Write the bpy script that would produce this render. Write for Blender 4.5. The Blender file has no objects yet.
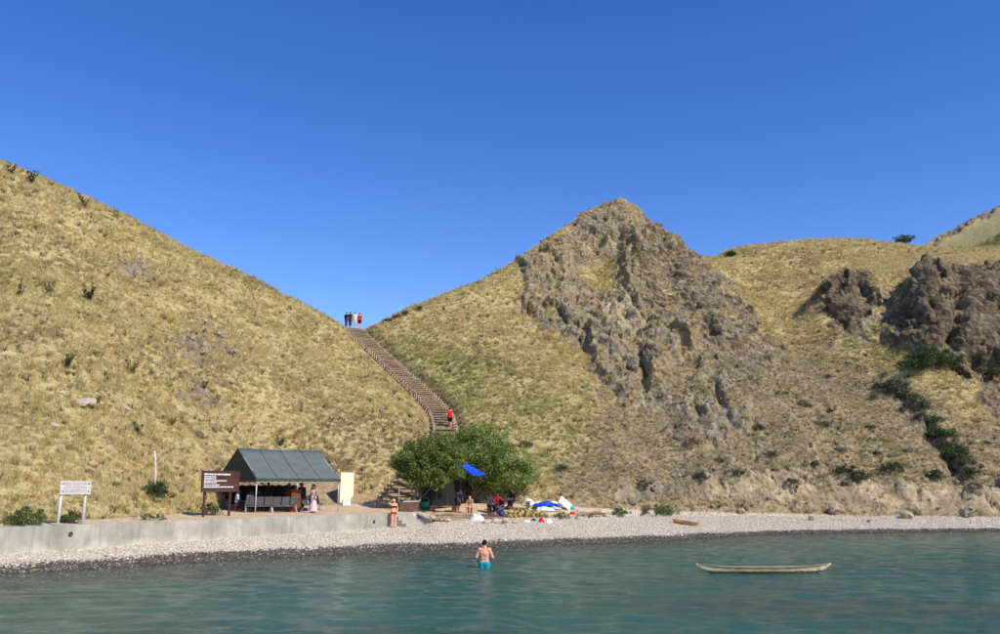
import bpy, bmesh, math, random
import numpy as np
from mathutils import Vector, Matrix

scene = bpy.context.scene
COL = scene.collection
R = math.radians
rnd = random.Random(7)
nrng = np.random.default_rng(11)

# ------------------------------------------------------------------ camera
CAM_H, PITCH, FPX = 2.8, R(11.2), 860.0
cam_d = bpy.data.cameras.new('camera')
cam_d.sensor_width = 36.0
cam_d.lens = 36.0 * FPX / 1000.0
cam_d.clip_start = 0.2
cam_d.clip_end = 6000
cam = bpy.data.objects.new('camera', cam_d)
COL.objects.link(cam)
cam.location = (0, 0, CAM_H)
cam.rotation_euler = (R(90) + PITCH, 0, 0)
scene.camera = cam

# ------------------------------------------------------------------ world, sun, exposure
SUN_EL, SUN_AZ = R(44), R(48)          # azimuth: to the right of straight behind the camera
sun_dir = Vector((math.sin(SUN_AZ) * math.cos(SUN_EL), -math.cos(SUN_AZ) * math.cos(SUN_EL), math.sin(SUN_EL)))
world = bpy.data.worlds.new('World')
scene.world = world
world.use_nodes = True
wn = world.node_tree
for n in list(wn.nodes):
    wn.nodes.remove(n)
w_out = wn.nodes.new('ShaderNodeOutputWorld')
w_bg = wn.nodes.new('ShaderNodeBackground')
w_sky = wn.nodes.new('ShaderNodeTexSky')
w_sky.sky_type = 'NISHITA'
w_sky.sun_disc = False
w_sky.sun_elevation = SUN_EL
w_sky.sun_rotation = math.pi - SUN_AZ
w_sky.altitude = 0
w_sky.air_density = 1.0
w_sky.dust_density = 0.0
w_sky.ozone_density = 3.0
w_gam = wn.nodes.new('ShaderNodeHueSaturation')
w_gam.inputs['Saturation'].default_value = 1.32
w_gam.inputs['Hue'].default_value = 0.519
w_bg.inputs['Strength'].default_value = 0.14
wn.links.new(w_sky.outputs[0], w_gam.inputs['Color'])
wn.links.new(w_gam.outputs[0], w_bg.inputs['Color'])
wn.links.new(w_bg.outputs[0], w_out.inputs['Surface'])
sun_d = bpy.data.lights.new('sun', 'SUN')
sun_d.energy = 4.0
sun_d.angle = R(0.53)
sun_d.color = (1.0, 0.94, 0.84)
sun = bpy.data.objects.new('sun', sun_d)
COL.objects.link(sun)
sun.location = sun_dir * 300
sun.rotation_euler = sun_dir.to_track_quat('Z', 'Y').to_euler()
scene.view_settings.view_transform = 'Standard'
scene.view_settings.look = 'None'
scene.view_settings.exposure = 0.35
scene.view_settings.gamma = 1.0
scene.view_settings.use_curve_mapping = False

# ------------------------------------------------------------------ pixels of the photograph to points of the place
CP, SP = math.cos(PITCH), math.sin(PITCH)
def ray(px, py):
    a, b = (px - 500) / FPX, (317 - py) / FPX
    return Vector((a, CP - b * SP, SP + b * CP))
def at(px, py, Y):
    d = ray(px, py); t = Y / d.y
    return Vector((d.x * t, Y, CAM_H + d.z * t))
def onz(px, py, z):
    d = ray(px, py); t = (z - CAM_H) / d.z
    return Vector((d.x * t, d.y * t, z))
def project(x, y, z):
    zz = z - CAM_H
    f = y * CP + zz * SP
    u = -y * SP + zz * CP
    return 500 + FPX * x / f, 317 - FPX * u / f

# ------------------------------------------------------------------ object helpers
def link(o, parent=None):
    COL.objects.link(o)
    if parent is not None:
        o.parent = parent
    return o
def tag(o, label=None, cat=None, group=None, kind=None):
    if label: o['label'] = label
    if cat: o['category'] = cat
    if group: o['group'] = group
    if kind: o['kind'] = kind
    return o
def empty(name, loc=(0, 0, 0), rz=0.0):
    o = bpy.data.objects.new(name, None)
    o.empty_display_size = 0.2
    o.location = loc
    o.rotation_euler = (0, 0, rz)
    return link(o)
def np_mesh(name, verts, faces, smooth=True):
    """verts (n,3) float, faces (m,k) int"""
    me = bpy.data.meshes.new(name)
    verts = np.ascontiguousarray(verts, dtype=np.float32)
    faces = np.ascontiguousarray(faces, dtype=np.int32)
    m, k = faces.shape
    me.vertices.add(len(verts))
    me.vertices.foreach_set('co', verts.ravel())
    me.loops.add(m * k)
    me.loops.foreach_set('vertex_index', faces.ravel())
    me.polygons.add(m)
    me.polygons.foreach_set('loop_start', np.arange(0, m * k, k, dtype=np.int32))
    me.polygons.foreach_set('loop_total', np.full(m, k, dtype=np.int32))
    if smooth:
        me.polygons.foreach_set('use_smooth', np.ones(m, dtype=bool))
    me.update(calc_edges=True)
    return me
def fattr(me, name, vals):
    a = me.attributes.new(name, 'FLOAT', 'POINT')
    a.data.foreach_set('value', np.ascontiguousarray(vals, dtype=np.float32).ravel())
def cattr(me, name, cols):
    a = me.attributes.new(name, 'FLOAT_COLOR', 'POINT')
    c = np.ones((len(cols), 4), dtype=np.float32); c[:, :3] = cols
    a.data.foreach_set('color', c.ravel())
class MB:
    """collects simple solids and links them as ONE mesh object"""
    def __init__(self): self.v, self.f = [], []
    def add(self, vs, fs):
        b = len(self.v); self.v += [tuple(p) for p in vs]; self.f += [tuple(i + b for i in q) for q in fs]; return self
    def box(self, c, s, rot=None, taper=1.0, jit=0.0):
        M = rot if rot is not None else Matrix.Identity(3)
        c = Vector(c); vs = []
        for sz in (-1, 1):
            t = taper if sz > 0 else 1
            for sx, sy in ((-1, -1), (1, -1), (1, 1), (-1, 1)):
                p = Vector((sx * s[0] / 2 * t, sy * s[1] / 2 * t, sz * s[2] / 2))
                if jit: p += Vector((rnd.uniform(-jit, jit), rnd.uniform(-jit, jit), rnd.uniform(-jit, jit)))
                vs.append(c + M @ p)
        return self.add(vs, [(3, 2, 1, 0), (4, 5, 6, 7), (0, 1, 5, 4), (1, 2, 6, 5), (2, 3, 7, 6), (3, 0, 4, 7)])
    def tube(self, pts, rad, n=7, cap=True):
        pts = [Vector(p) for p in pts]
        rad = rad if isinstance(rad, (list, tuple)) else [rad] * len(pts)
        b = len(self.v); prev = None; vs, fs = [], []
        for i, p in enumerate(pts):
            t = (pts[min(i + 1, len(pts) - 1)] - pts[max(i - 1, 0)])
            t = t.normalized() if t.length > 1e-9 else Vector((0, 0, 1))
            if prev is None:
                u = t.cross(Vector((0, 0, 1)) if abs(t.z) < 0.9 else Vector((1, 0, 0))).normalized()
            else:
                u = (prev - t * prev.dot(t)).normalized()
            prev = u; w = t.cross(u)
            for k in range(n):
                a = 2 * math.pi * k / n
                vs.append(p + (u * math.cos(a) + w * math.sin(a)) * rad[i])
        for i in range(len(pts) - 1):
            for k in range(n):
                k2 = (k + 1) % n
                fs.append((i * n + k, i * n + k2, (i + 1) * n + k2, (i + 1) * n + k))
        if cap:
            fs.append(tuple(range(n - 1, -1, -1)))
            fs.append(tuple((len(pts) - 1) * n + k for k in range(n)))
        return self.add(vs, fs)
    def build(self, name, mat, parent=None, smooth=False, bevel=0.0, loc=None):
        me = bpy.data.meshes.new(name)
        me.from_pydata(self.v, [], self.f); me.update()
        if smooth:
            me.polygons.foreach_set('use_smooth', np.ones(len(me.polygons), dtype=bool))
        if mat is not None: me.materials.append(mat)
        o = bpy.data.objects.new(name, me)
        if loc is not None: o.location = loc
        link(o, parent)
        if bevel:
            b = o.modifiers.new('bevel', 'BEVEL'); b.width = bevel; b.segments = 2; b.limit_method = 'ANGLE'
        return o
def rotz(a): return Matrix.Rotation(a, 3, 'Z')

# ------------------------------------------------------------------ numpy noise
def _hash(ix, iy, iz, seed):
    h = (ix.astype(np.int64) * 374761393 + iy.astype(np.int64) * 668265263 + iz.astype(np.int64) * 2147483647 + seed * 974634277) & 0xFFFFFFFF
    h = ((h ^ (h >> 13)) * 1274126177) & 0xFFFFFFFF
    h = ((h ^ (h >> 16)) * 2246822519) & 0xFFFFFFFF
    return ((h ^ (h >> 15)) & 0xFFFFFF).astype(np.float32) / np.float32(0xFFFFFF)
def vnoise(p, seed=0):
    p = np.asarray(p, dtype=np.float32); i = np.floor(p).astype(np.int32); f = p - i
    f = f * f * f * (f * (f * 6 - 15) + 10)
    out = 0
    for dx in (0, 1):
        wx = f[:, 0] if dx else 1 - f[:, 0]
        for dy in (0, 1):
            wy = f[:, 1] if dy else 1 - f[:, 1]
            for dz in (0, 1):
                wz = f[:, 2] if dz else 1 - f[:, 2]
                out = out + wx * wy * wz * _hash(i[:, 0] + dx, i[:, 1] + dy, i[:, 2] + dz, seed)
    return out * 2 - 1
def fbm(p, octv=4, seed=0, gain=0.5, ridged=False):
    p = np.asarray(p, dtype=np.float32); a, s, tot = 1.0, 0.0, 0.0
    for o in range(octv):
        n = vnoise(p * (2.03 ** o) + 17.3 * o, seed + o)
        if ridged: n = 1 - 2 * np.abs(n)
        s = s + a * n; tot += a; a *= gain
    return s / tot
def worley(p, seed=0, jitter=1.0):
    """F1, F2 and a random id of the nearest cell"""
    p = np.asarray(p, dtype=np.float32); i = np.floor(p).astype(np.int32)
    f1 = np.full(len(p), 9., np.float32); f2 = f1.copy(); cid = np.zeros(len(p), np.float32)
    for dx in (-1, 0, 1):
        for dy in (-1, 0, 1):
            for dz in (-1, 0, 1):
                c = i + np.array([dx, dy, dz])
                q = np.stack([c[:, k] + 0.5 + jitter * (_hash(c[:, 0], c[:, 1], c[:, 2], seed + 31 * k) - 0.5) for k in range(3)], 1)
                d = np.sqrt(((q - p) ** 2).sum(1)).astype(np.float32)
                h = _hash(c[:, 0], c[:, 1], c[:, 2], seed + 99)
                near = d < f1
                f2 = np.where(near, f1, np.minimum(f2, d)); cid = np.where(near, h, cid); f1 = np.where(near, d, f1)
    return f1, f2, cid
def facets(p, seed=0):
    """angular blocks: a random step and a tilted plane for each cell, and the distance to the nearest joint"""
    p = np.asarray(p, dtype=np.float32); i = np.floor(p).astype(np.int32)
    f1 = np.full(len(p), 9., np.float32); f2 = f1.copy(); cid = np.zeros(len(p), np.float32); tl = np.zeros(len(p), np.float32)
    for dx in (-1, 0, 1):
        for dy in (-1, 0, 1):
            for dz in (-1, 0, 1):
                c = i + np.array([dx, dy, dz])
                h = [_hash(c[:, 0], c[:, 1], c[:, 2], seed + 31 * k) for k in range(6)]
                v = p - np.stack([c[:, k] + h[k] for k in range(3)], 1)
                d = np.sqrt((v ** 2).sum(1)).astype(np.float32)
                t = v[:, 0] * (h[3] - .5) + v[:, 1] * (h[4] - .5) + v[:, 2] * (h[5] - .5)
                near = d < f1
                f2 = np.where(near, f1, np.minimum(f2, d)); cid = np.where(near, h[4], cid); tl = np.where(near, t, tl); f1 = np.where(near, d, f1)
    return cid - .5, tl * 2, f2 - f1
def sstep(a, b, x):
    t = np.clip((x - a) / (b - a), 0, 1); return t * t * (3 - 2 * t)

# ------------------------------------------------------------------ material helpers
def new_mat(name):
    m = bpy.data.materials.new(name); m.use_nodes = True
    nt = m.node_tree
    for n in list(nt.nodes): nt.nodes.remove(n)
    out = nt.nodes.new('ShaderNodeOutputMaterial'); b = nt.nodes.new('ShaderNodeBsdfPrincipled')
    nt.links.new(b.outputs[0], out.inputs['Surface'])
    return m, nt, b, out
def srgb(r, g, b):
    f = lambda c: (c / 255 / 12.92) if c <= 10.31 else ((c / 255 + 0.055) / 1.055) ** 2.4
    return (f(r), f(g), f(b))
def c4(c): return (c[0], c[1], c[2], 1.0)
def nd(nt, typ, ins=None, **props):
    n = nt.nodes.new(typ)
    for k, v in props.items(): setattr(n, k, v)
    for k, v in (ins or {}).items():
        if isinstance(v, bpy.types.NodeSocket): nt.links.new(v, n.inputs[k])
        else: n.inputs[k].default_value = v
    return n
def ramp(nt, fac, stops):
    n = nt.nodes.new('ShaderNodeValToRGB'); nt.links.new(fac, n.inputs[0])
    el = n.color_ramp.elements
    while len(el) < len(stops): el.new(0.5)
    for e, (p, c) in zip(el, stops):
        e.position = p; e.color = c4(c) if not isinstance(c, (int, float)) else (c, c, c, 1)
    return n.outputs[0]
def mixc(nt, fac, a, b, mode='MIX'):
    n = nt.nodes.new('ShaderNodeMix'); n.data_type = 'RGBA'; n.blend_type = mode
    for s, v in ((n.inputs[0], fac), (n.inputs[6], a), (n.inputs[7], b)):
        if isinstance(v, bpy.types.NodeSocket): nt.links.new(v, s)
        elif isinstance(v, (int, float)): s.default_value = v
        else: s.default_value = c4(v)
    return n.outputs[2]
def math_(nt, op, a, b=0.0, c=0.0):
    n = nt.nodes.new('ShaderNodeMath'); n.operation = op
    for s, v in zip(n.inputs, (a, b, c)):
        if isinstance(v, bpy.types.NodeSocket): nt.links.new(v, s)
        else: s.default_value = v
    return n.outputs[0]
def noise_(nt, co, scale, detail=4, rough=0.55, dist=0.0):
    return nd(nt, 'ShaderNodeTexNoise', {'Vector': co, 'Scale': scale, 'Detail': detail, 'Roughness': rough, 'Distortion': dist}).outputs[0]
def bump_(nt, b, h, strength=0.5, dist=0.05):
    n = nd(nt, 'ShaderNodeBump', {'Height': h, 'Strength': strength, 'Distance': dist})
    nt.links.new(n.outputs[0], b.inputs['Normal'])
def simple(name, col, rough=0.7, var=0.18, scale=6.0, bump=0.0, metal=0.0, spec=0.3, col2=None, stretch=(1, 1, 1)):
    """object-space noisy colour"""
    m, nt, b, _ = new_mat(name)
    tc = nt.nodes.new('ShaderNodeTexCoord')
    mp = nd(nt, 'ShaderNodeMapping', {'Vector': tc.outputs['Object'], 'Scale': stretch})
    oi = nt.nodes.new('ShaderNodeObjectInfo')
    nz = noise_(nt, mp.outputs[0], scale, 5, 0.6)
    lo = col2 or tuple(c * (1 - 1.6 * var) for c in col)
    hi = tuple(min(1, c * (1 + var)) for c in col)
    c = ramp(nt, nz, [(0.3, lo), (0.7, hi)])
    v = math_(nt, 'MULTIPLY_ADD', oi.outputs['Random'], 0.24 * var / 0.18, 1 - 0.12 * var / 0.18)
    hs = nd(nt, 'ShaderNodeHueSaturation', {'Color': c, 'Value': v})
    nt.links.new(hs.outputs[0], b.inputs['Base Color'])
    b.inputs['Roughness'].default_value = rough; b.inputs['Metallic'].default_value = metal
    b.inputs['Specular IOR Level'].default_value = spec
    if bump: bump_(nt, b, nz, 0.6, bump)
    return m
# ================================================================== the ground: sea bed, beach, terrace, hills
def az_of(v): return math.atan2(v[0], v[1])
def rr_of(v): return math.hypot(v[0], v[1])
def table(pts):
    pts = sorted(pts, key=az_of)
    return np.array([az_of(p) for p in pts]), np.array([rr_of(p) for p in pts]), np.array([p[2] for p in pts])
# water line
T_S = table([onz(*q, 0.0) for q in [(-330, 598), (-150, 584), (0, 573), (100, 567), (200, 561), (300, 556), (400, 551), (480, 547.5), (560, 544.5),
             (650, 541), (710, 537.5), (760, 534.5), (850, 532.5), (930, 531.5), (1000, 530.5), (1150, 528), (1320, 526)]])
# concrete wall line (straight in plan), then the back of the pebbles
WA, WB = onz(0, 527.3, 1.3), onz(377, 513.6, 1.3)
wdir = (WB - WA).normalized()
T_W = table([WA - wdir * 16, WA - wdir * 6, WA, WA.lerp(WB, .25), WA.lerp(WB, .5), WA.lerp(WB, .75), WB, WB + wdir * 1.7, WB + wdir * 3.5] +
            [onz(*q) for q in [(437, 522, .8), (480, 521, .8), (540, 519, .85), (600, 516.5, .9), (640, 515.5, .85), (700, 516, .8), (800, 518, .65),
             (900, 520, .5), (1000, 521.5, .45), (1150, 521, .45), (1320, 521, .45)]])
W_lowz = lambda az: np.interp(az, [az_of(WA - wdir * 16), az_of(WA), az_of(WB), az_of(WB + wdir * 3.5), az_of(onz(437, 522, .8))], [.3, .34, .48, .55, .8])
# foot of the hills
FOOT = [at(-330, 527, 27), at(-200, 525, 30), at(-100, 523, 33), at(0, 522.5, 35.3), at(100, 519, 39.5), at(185, 513.5, 45.5), at(215, 511, 50.5), at(245, 508, 54),
        at(290, 507, 56), at(345, 504, 58), at(400, 503, 60), at(470, 503, 60.5), at(540, 504, 60), at(600, 508, 59.5), at(650, 511, 60),
        at(700, 513, 60.5), at(800, 515, 61.5), at(900, 518.5, 62), at(1000, 520, 62.5), at(1150, 520, 62.5), at(1320, 520, 62.5)]
T_F = table(FOOT)

RIDGE = [(-330, 60, 72), (-150, 105, 75), (-60, 140, 77), (0, 163, 78), (50, 184, 80), (100, 208, 82), (150, 231, 83.5), (200, 256, 85), (250, 279, 87), (300, 303, 89), (335, 320, 90), (352, 327, 90.5), (372, 326, 90.5),
         (400, 312, 92), (430, 300, 93), (465, 287, 95), (500, 272, 97), (525, 257, 99), (545, 242, 100.5), (560, 230, 102), (590, 211, 104), (612, 205, 105), (628, 205.5, 105.5), (640, 211, 106)]
SLOPE = [  # px, py, depth: points on the slopes
    (-200, 400, 46), (-200, 250, 60), (0, 420, 44), (0, 315, 55), (0, 230, 66), (60, 330, 55.5), (100, 430, 48), (100, 330, 59), (100, 262, 70), (200, 450, 55), (200, 380, 63), (200, 310, 73),
    (280, 460, 62), (280, 400, 67), (280, 345, 76), (340, 450, 64), (340, 400, 70), (340, 360, 80),
    (400, 470, 63), (437, 433, 69.5), (445, 405, 74), (402, 372, 81), (372, 345, 86), (400, 430, 68),
    (480, 460, 65), (480, 420, 70.5), (480, 350, 83), (480, 310, 90), (430, 340, 86), (540, 460, 65.5), (540, 400, 73.5), (540, 330, 87), (540, 285, 95), (600, 470, 65), (600, 440, 68.5), (600, 380, 77), (600, 320, 89), (600, 270, 97), (600, 235, 102),
    (660, 465, 66.5), (660, 400, 75), (660, 330, 87), (655, 270, 98), (640, 235, 103), (720, 445, 69), (720, 380, 78.5), (720, 320, 88.5), (700, 290, 95),
    (655, 226, 105.5), (680, 248, 104), (705, 266, 102), (740, 299, 97.5), (775, 337, 92.5), (800, 357, 89.5),
    (735, 284, 111), (700, 258, 116), (775, 300, 107), (800, 320, 100), (815, 300, 105),
    (800, 440, 70), (800, 400, 76), (760, 470, 67.5), (850, 470, 68), (850, 430, 73), (850, 390, 80), (850, 360, 86), (850, 325, 91), (850, 272, 97),
    (820, 285, 100), (885, 345, 88), (885, 300, 94), (895, 268, 101), (930, 358, 83), (930, 310, 86.5), (930, 273, 91), (990, 362, 82), (990, 310, 86), (990, 272, 92),
    (800, 270, 117), (870, 256, 122), (940, 258, 108), (1000, 258, 110),
    (900, 480, 67.5), (900, 440, 72), (900, 400, 77.5), (950, 490, 67), (950, 450, 71.5), (950, 400, 77.5), (1000, 480, 68), (1000, 420, 75),
    (1130, 480, 68), (1130, 400, 78), (1130, 310, 86), (1130, 262, 95), (1320, 470, 68), (1320, 310, 86), (1320, 200, 110)]
RIDGE2 = [(728, 253, 130), (760, 248, 132), (800, 243, 134), (848, 241, 136), (880, 247, 136), (905, 253, 136), (927, 258, 136)]
RIDGE3 = [(915, 252, 162), (930, 243, 165), (960, 229, 168), (985, 218, 170), (1000, 214, 171), (1060, 190, 173), (1150, 165, 174), (1320, 140, 176)]
ctrl = [tuple(p) for p in FOOT] + [tuple(at(*q)) for q in SLOPE]
for q in RIDGE:
    p = at(*q); ctrl.append(tuple(p))
    for dy, dz in ((5, -1.6), (16, -8), (45, -26)):
        k = (p.y + dy) / p.y
        if q[0] < 600 or dy < 10: ctrl.append((p.x * k, p.y + dy, p.z + dz))
for q in RIDGE2 + RIDGE3:
    p = at(*q); ctrl.append(tuple(p))
    for dy, dz in ((6, -1.8), (14, -7), (60, -35)):
        k = (p.y + dy) / p.y
        if q in RIDGE3 or dy < 20 and q[0] < 930: ctrl.append((p.x * k, p.y + dy, p.z + dz))
for x, y, z in ((-90, 140, -10), (-30, 150, -10), (20, 170, 0), (40, 190, 0)): ctrl.append((x, y, z))
ctrl = np.array(ctrl); CXY, CZ = ctrl[:, :2], ctrl[:, 2]
MQC = 2.0
def phi(d2): return np.sqrt(d2 + MQC * MQC)
_d2 = ((CXY[:, None] - CXY[None]) ** 2).sum(2)
_n = len(ctrl)
_A = np.zeros((_n + 3, _n + 3)); _A[:_n, :_n] = phi(_d2) - np.eye(_n) * 0.02
_A[:_n, _n] = 1; _A[_n, :_n] = 1; _A[:_n, _n + 1:] = CXY; _A[_n + 1:, :_n] = CXY.T
_w = np.linalg.solve(_A, np.concatenate([CZ, np.zeros(3)]))
def hill_z(x, y):
    out = np.empty(x.size, np.float64); X = np.stack([x.ravel(), y.ravel()], 1)
    for s in range(0, len(X), 20000):
        B = X[s:s + 20000]
        d2 = ((B[:, None] - CXY[None]) ** 2).sum(2)
        out[s:s + 20000] = phi(d2) @ _w[:_n] + _w[_n] + B @ _w[_n + 1:]
    return out.reshape(x.shape)

# polar grid around the bay: finer where the slopes face the bay
AZ = np.radians(np.concatenate([np.arange(-44, -33, 0.35), np.arange(-33, 33, 0.075), np.arange(33, 44.1, 0.35)]))
RD = np.concatenate([np.arange(9, 27, 0.5), np.arange(27, 62, 0.125), np.arange(62, 112, 0.16), np.arange(112, 150, 0.3), np.arange(150, 182, 0.45), np.arange(182, 250, 2.5)])
NA, NR = len(AZ), len(RD)
az_g, r_g = np.meshgrid(AZ, RD, indexing='ij')
X = r_g * np.sin(az_g); Y = r_g * np.cos(az_g)
# coarse evaluation of the smooth hill form, then bilinear
ca = np.linspace(AZ[0], AZ[-1], 260); cr = np.concatenate([np.arange(25, 120, 0.8), np.arange(120, 252, 1.6)])
cag, crg = np.meshgrid(ca, cr, indexing='ij')
HC = hill_z(crg * np.sin(cag), crg * np.cos(cag))
def bil(tab, a, r):
    fi = np.clip((a - ca[0]) / (ca[1] - ca[0]), 0, len(ca) - 1.001); i = fi.astype(int); fa = fi - i
    fj = np.clip(np.interp(r, cr, np.arange(len(cr))), 0, len(cr) - 1.001); j = fj.astype(int); fb = fj - j
    return (tab[i, j] * (1 - fa) + tab[i + 1, j] * fa) * (1 - fb) + (tab[i, j + 1] * (1 - fa) + tab[i + 1, j + 1] * fa) * fb
Sr = np.interp(AZ, T_S[0], T_S[1])[:, None]
Wr = np.interp(AZ, T_W[0], T_W[1])[:, None]
Fr = np.maximum(np.interp(AZ, T_F[0], T_F[1])[:, None], Wr + 0.7)
Wz = np.interp(AZ, T_W[0], T_W[2])[:, None]; Wlow = W_lowz(AZ)[:, None]; Fz = np.interp(AZ, T_F[0], T_F[2])[:, None]
Zhill = bil(HC, az_g, r_g)
tb = np.clip((r_g - Sr) / (Wr - Sr), 0, 1); Zbeach = Wlow * (tb * 0.75 + 0.25 * tb * tb)
Zbed = -np.minimum(0.095 * (Sr - r_g), 3.2) - 0.0
tt = np.clip((r_g - Wr) / np.maximum(Fr - Wr, .2), 0, 1); Zter = Wz + (Fz - Wz) * tt * tt
Z = np.where(r_g < Sr, Zbed, np.where(r_g < Wr, Zbeach, Zter))
bl = sstep(0, 2.2, r_g - Fr); Zhl = Fz + (Zhill - Fz) * bl
Z = np.where(r_g >= Fr, Zhl, Z)
hillw = sstep(-0.5, 2.5, r_g - Fr)

# ---------------- masks drawn as regions of the photograph, then carried onto the ground
PX, PY = project(X, Y, Z)
def seg_dist(px, py, pts):
    best = np.full(px.shape, 1e9)
    for (x0, y0), (x1, y1) in zip(pts[:-1], pts[1:]):
        dx, dy = x1 - x0, y1 - y0
        t = np.clip(((px - x0) * dx + (py - y0) * dy) / (dx * dx + dy * dy + 1e-9), 0, 1)
        best = np.minimum(best, (px - x0 - t * dx) ** 2 + (py - y0 - t * dy) ** 2)
    return np.sqrt(best)
def inside(px, py, poly):
    c = np.zeros(px.shape, bool); n = len(poly)
    for i in range(n):
        x0, y0 = poly[i]; x1, y1 = poly[(i + 1) % n]
        if y0 == y1: continue
        c ^= ((y0 > py) != (y1 > py)) & (px < (x1 - x0) * (py - y0) / (y1 - y0) + x0)
    return c
def region(poly, soft=6.0, wob=None):
    px = PX + (wob[0] if wob else 0); py = PY + (wob[1] if wob else 0)
    d = seg_dist(px, py, poly + poly[:1])
    s = np.where(inside(px, py, poly), d, -d)
    return sstep(-soft, soft, s)
P3 = np.stack([X, Y, Z], -1).reshape(-1, 3).astype(np.float32)
wobx = (fbm(P3 / 2.5, 4, 5) * 20).reshape(X.shape); woby = (fbm(P3 / 2.5, 4, 25) * 20).reshape(X.shape)
WOB = (wobx, woby)
far = r_g > 112
ROCK = np.zeros(X.shape)
def paint(poly, amt=1.0, soft=6, cond=None):
    global ROCK
    m = region(poly, soft, WOB) * amt
    if cond is not None: m = m * cond
    ROCK = np.maximum(ROCK, m)
near_hill = (r_g < 113).astype(float)
paint([(536, 255), (560, 228), (590, 205), (620, 194), (648, 210), (690, 245), (735, 290), (785, 350), (792, 375), (740, 372), (700, 352), (668, 352), (640, 300), (625, 262), (628, 238), (600, 241), (570, 250), (545, 268)], 1, 5, near_hill)
paint([(518, 268), (545, 252), (572, 262), (585, 285), (612, 298), (640, 320), (662, 340), (690, 365), (672, 400), (650, 420), (600, 395), (572, 345), (540, 320), (522, 305)], .8, 7, near_hill)
paint([(650, 395), (690, 365), (725, 372), (760, 405), (740, 450), (700, 455), (665, 440)], .6, 8, near_hill)
paint([(690, 420), (760, 400), (820, 440), (850, 490), (840, 515), (660, 512), (670, 470)], .3, 12, near_hill)
DARK = np.zeros(X.shape)
for poly in ([(818, 292), (840, 268), (866, 270), (884, 282), (878, 312), (862, 334), (838, 326), (822, 308)],
             [(893, 326), (905, 292), (922, 264), (960, 264), (1010, 262), (1120, 250), (1140, 362), (1010, 362), (975, 350), (960, 380), (945, 350), (915, 352), (892, 345)]):
    m = region(poly, 5, (wobx * .9, woby * .9)) * near_hill
    DARK = np.maximum(DARK, m); ROCK = np.maximum(ROCK, m)
m = region([(965, 350), (1010, 360), (1140, 360), (1140, 450), (1010, 440), (980, 400)], 8, WOB) * .8 * near_hill; ROCK = np.maximum(ROCK, m); DARK = np.maximum(DARK, m * .7)
# rock lip of the far right hill
ROCK = np.maximum(ROCK, region([(930, 250), (952, 226), (985, 206), (1004, 204), (985, 219), (955, 233)], 2.5, (wobx * .3, woby * .3)) * (r_g > 150))
# rubble on the left hill
for poly in ([(165, 340), (205, 322), (245, 330), (255, 365), (215, 362), (180, 358)], [(170, 385), (215, 380), (235, 405), (190, 410)], [(105, 262), (160, 262), (165, 290), (110, 288)]):
    ROCK = np.maximum(ROCK, region(poly, 9, WOB) * .55 * near_hill)
# pale eroded clay at the foot of the right slope
CLAY = region([(640, 518), (660, 496), (700, 488), (745, 480), (790, 486), (850, 476), (880, 486), (930, 478), (955, 490), (1010, 478), (1140, 480), (1140, 530), (640, 530)], 13, (wobx * 1.5, woby * 1.5)) * near_hill * hillw
for poly in ([(598, 300), (632, 305), (655, 335), (640, 342), (605, 330)], [(580, 240), (612, 238), (618, 246), (590, 250)]):
    CLAY = np.maximum(CLAY, region(poly, 6, (wobx * .5, woby * .5)) * .8 * near_hill)
# bare brown soil and thin dry grass on the right slope
DRY = region([(600, 410), (720, 330), (790, 345), (860, 360), (960, 420), (1140, 430), (1140, 525), (640, 525), (560, 500)], 25, WOB) * near_hill
GREEN = np.maximum(region([(370, 345), (440, 330), (520, 380), (590, 420), (640, 470), (600, 500), (540, 480), (470, 420), (420, 400)], 25, WOB) * .75,
                   region([(940, 255), (1000, 218), (1140, 160), (1140, 262)], 8, WOB) * (r_g > 140) * 1.0) 
GREEN = np.maximum(GREEN, region([(840, 330), (895, 335), (915, 360), (880, 378), (840, 350)], 10, WOB) * .6 * near_hill)
# narrow foot path of bare soil on the middle slope
pathd = seg_dist(PX + wobx * .2, PY, [(480, 365), (500, 395), (525, 430), (545, 470), (560, 500)])
SOIL = sstep(3.5, 1.5, pathd) * .6 * near_hill
# cut sand bank behind the tent, trodden sand at the foot of the slopes
SOIL = np.maximum(SOIL, region([(200, 512), (232, 488), (300, 477), (345, 476), (372, 492), (430, 496), (560, 498), (590, 508), (560, 520), (200, 520)], 6, (wobx * .4, woby * .4)) * near_hill)
SOIL = np.maximum(SOIL, sstep(1.0, .2, r_g - Fr) * (r_g > Fr - 1) * .7)

brk = fbm(P3 / 1.9, 4, 300).reshape(X.shape)
ROCK = np.clip(ROCK * (1 - sstep(.08, .42, brk) * (1 - .75 * DARK) * .9), 0, 1)
# ---------------- relief
Pf = P3
hw = hillw
und = (fbm(Pf / 9.0, 3, 40) * 0.55 + fbm(Pf / 2.2, 4, 50) * 0.30 + fbm(Pf / .7, 2, 55) * .10).reshape(X.shape)
Z = Z + und * hw * (1 - .55 * sstep(-0.6, .6, 0 * r_g))
Z += np.where(r_g < Wr, (fbm(Pf / 3.0, 3, 60) * 0.05).reshape(X.shape), 0)
Z += np.where((r_g >= Wr) & (r_g < Fr), (fbm(Pf / 1.5, 3, 61) * 0.035).reshape(X.shape), 0)
# erosion rills running down the right slope
rill = fbm(np.stack([(X + .35 * Y) / 2.2, Y / 14, Z * 0], -1).reshape(-1, 3), 3, 70, ridged=True).reshape(X.shape)
Z += rill * .35 * DRY * hw
rill2 = fbm(np.stack([(X + .15 * Y) / 3.2, Y / 16, Z * 0], -1).reshape(-1, 3), 2, 75, ridged=True).reshape(X.shape)
Z += rill2 * 1.1 * CLAY * hw

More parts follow.
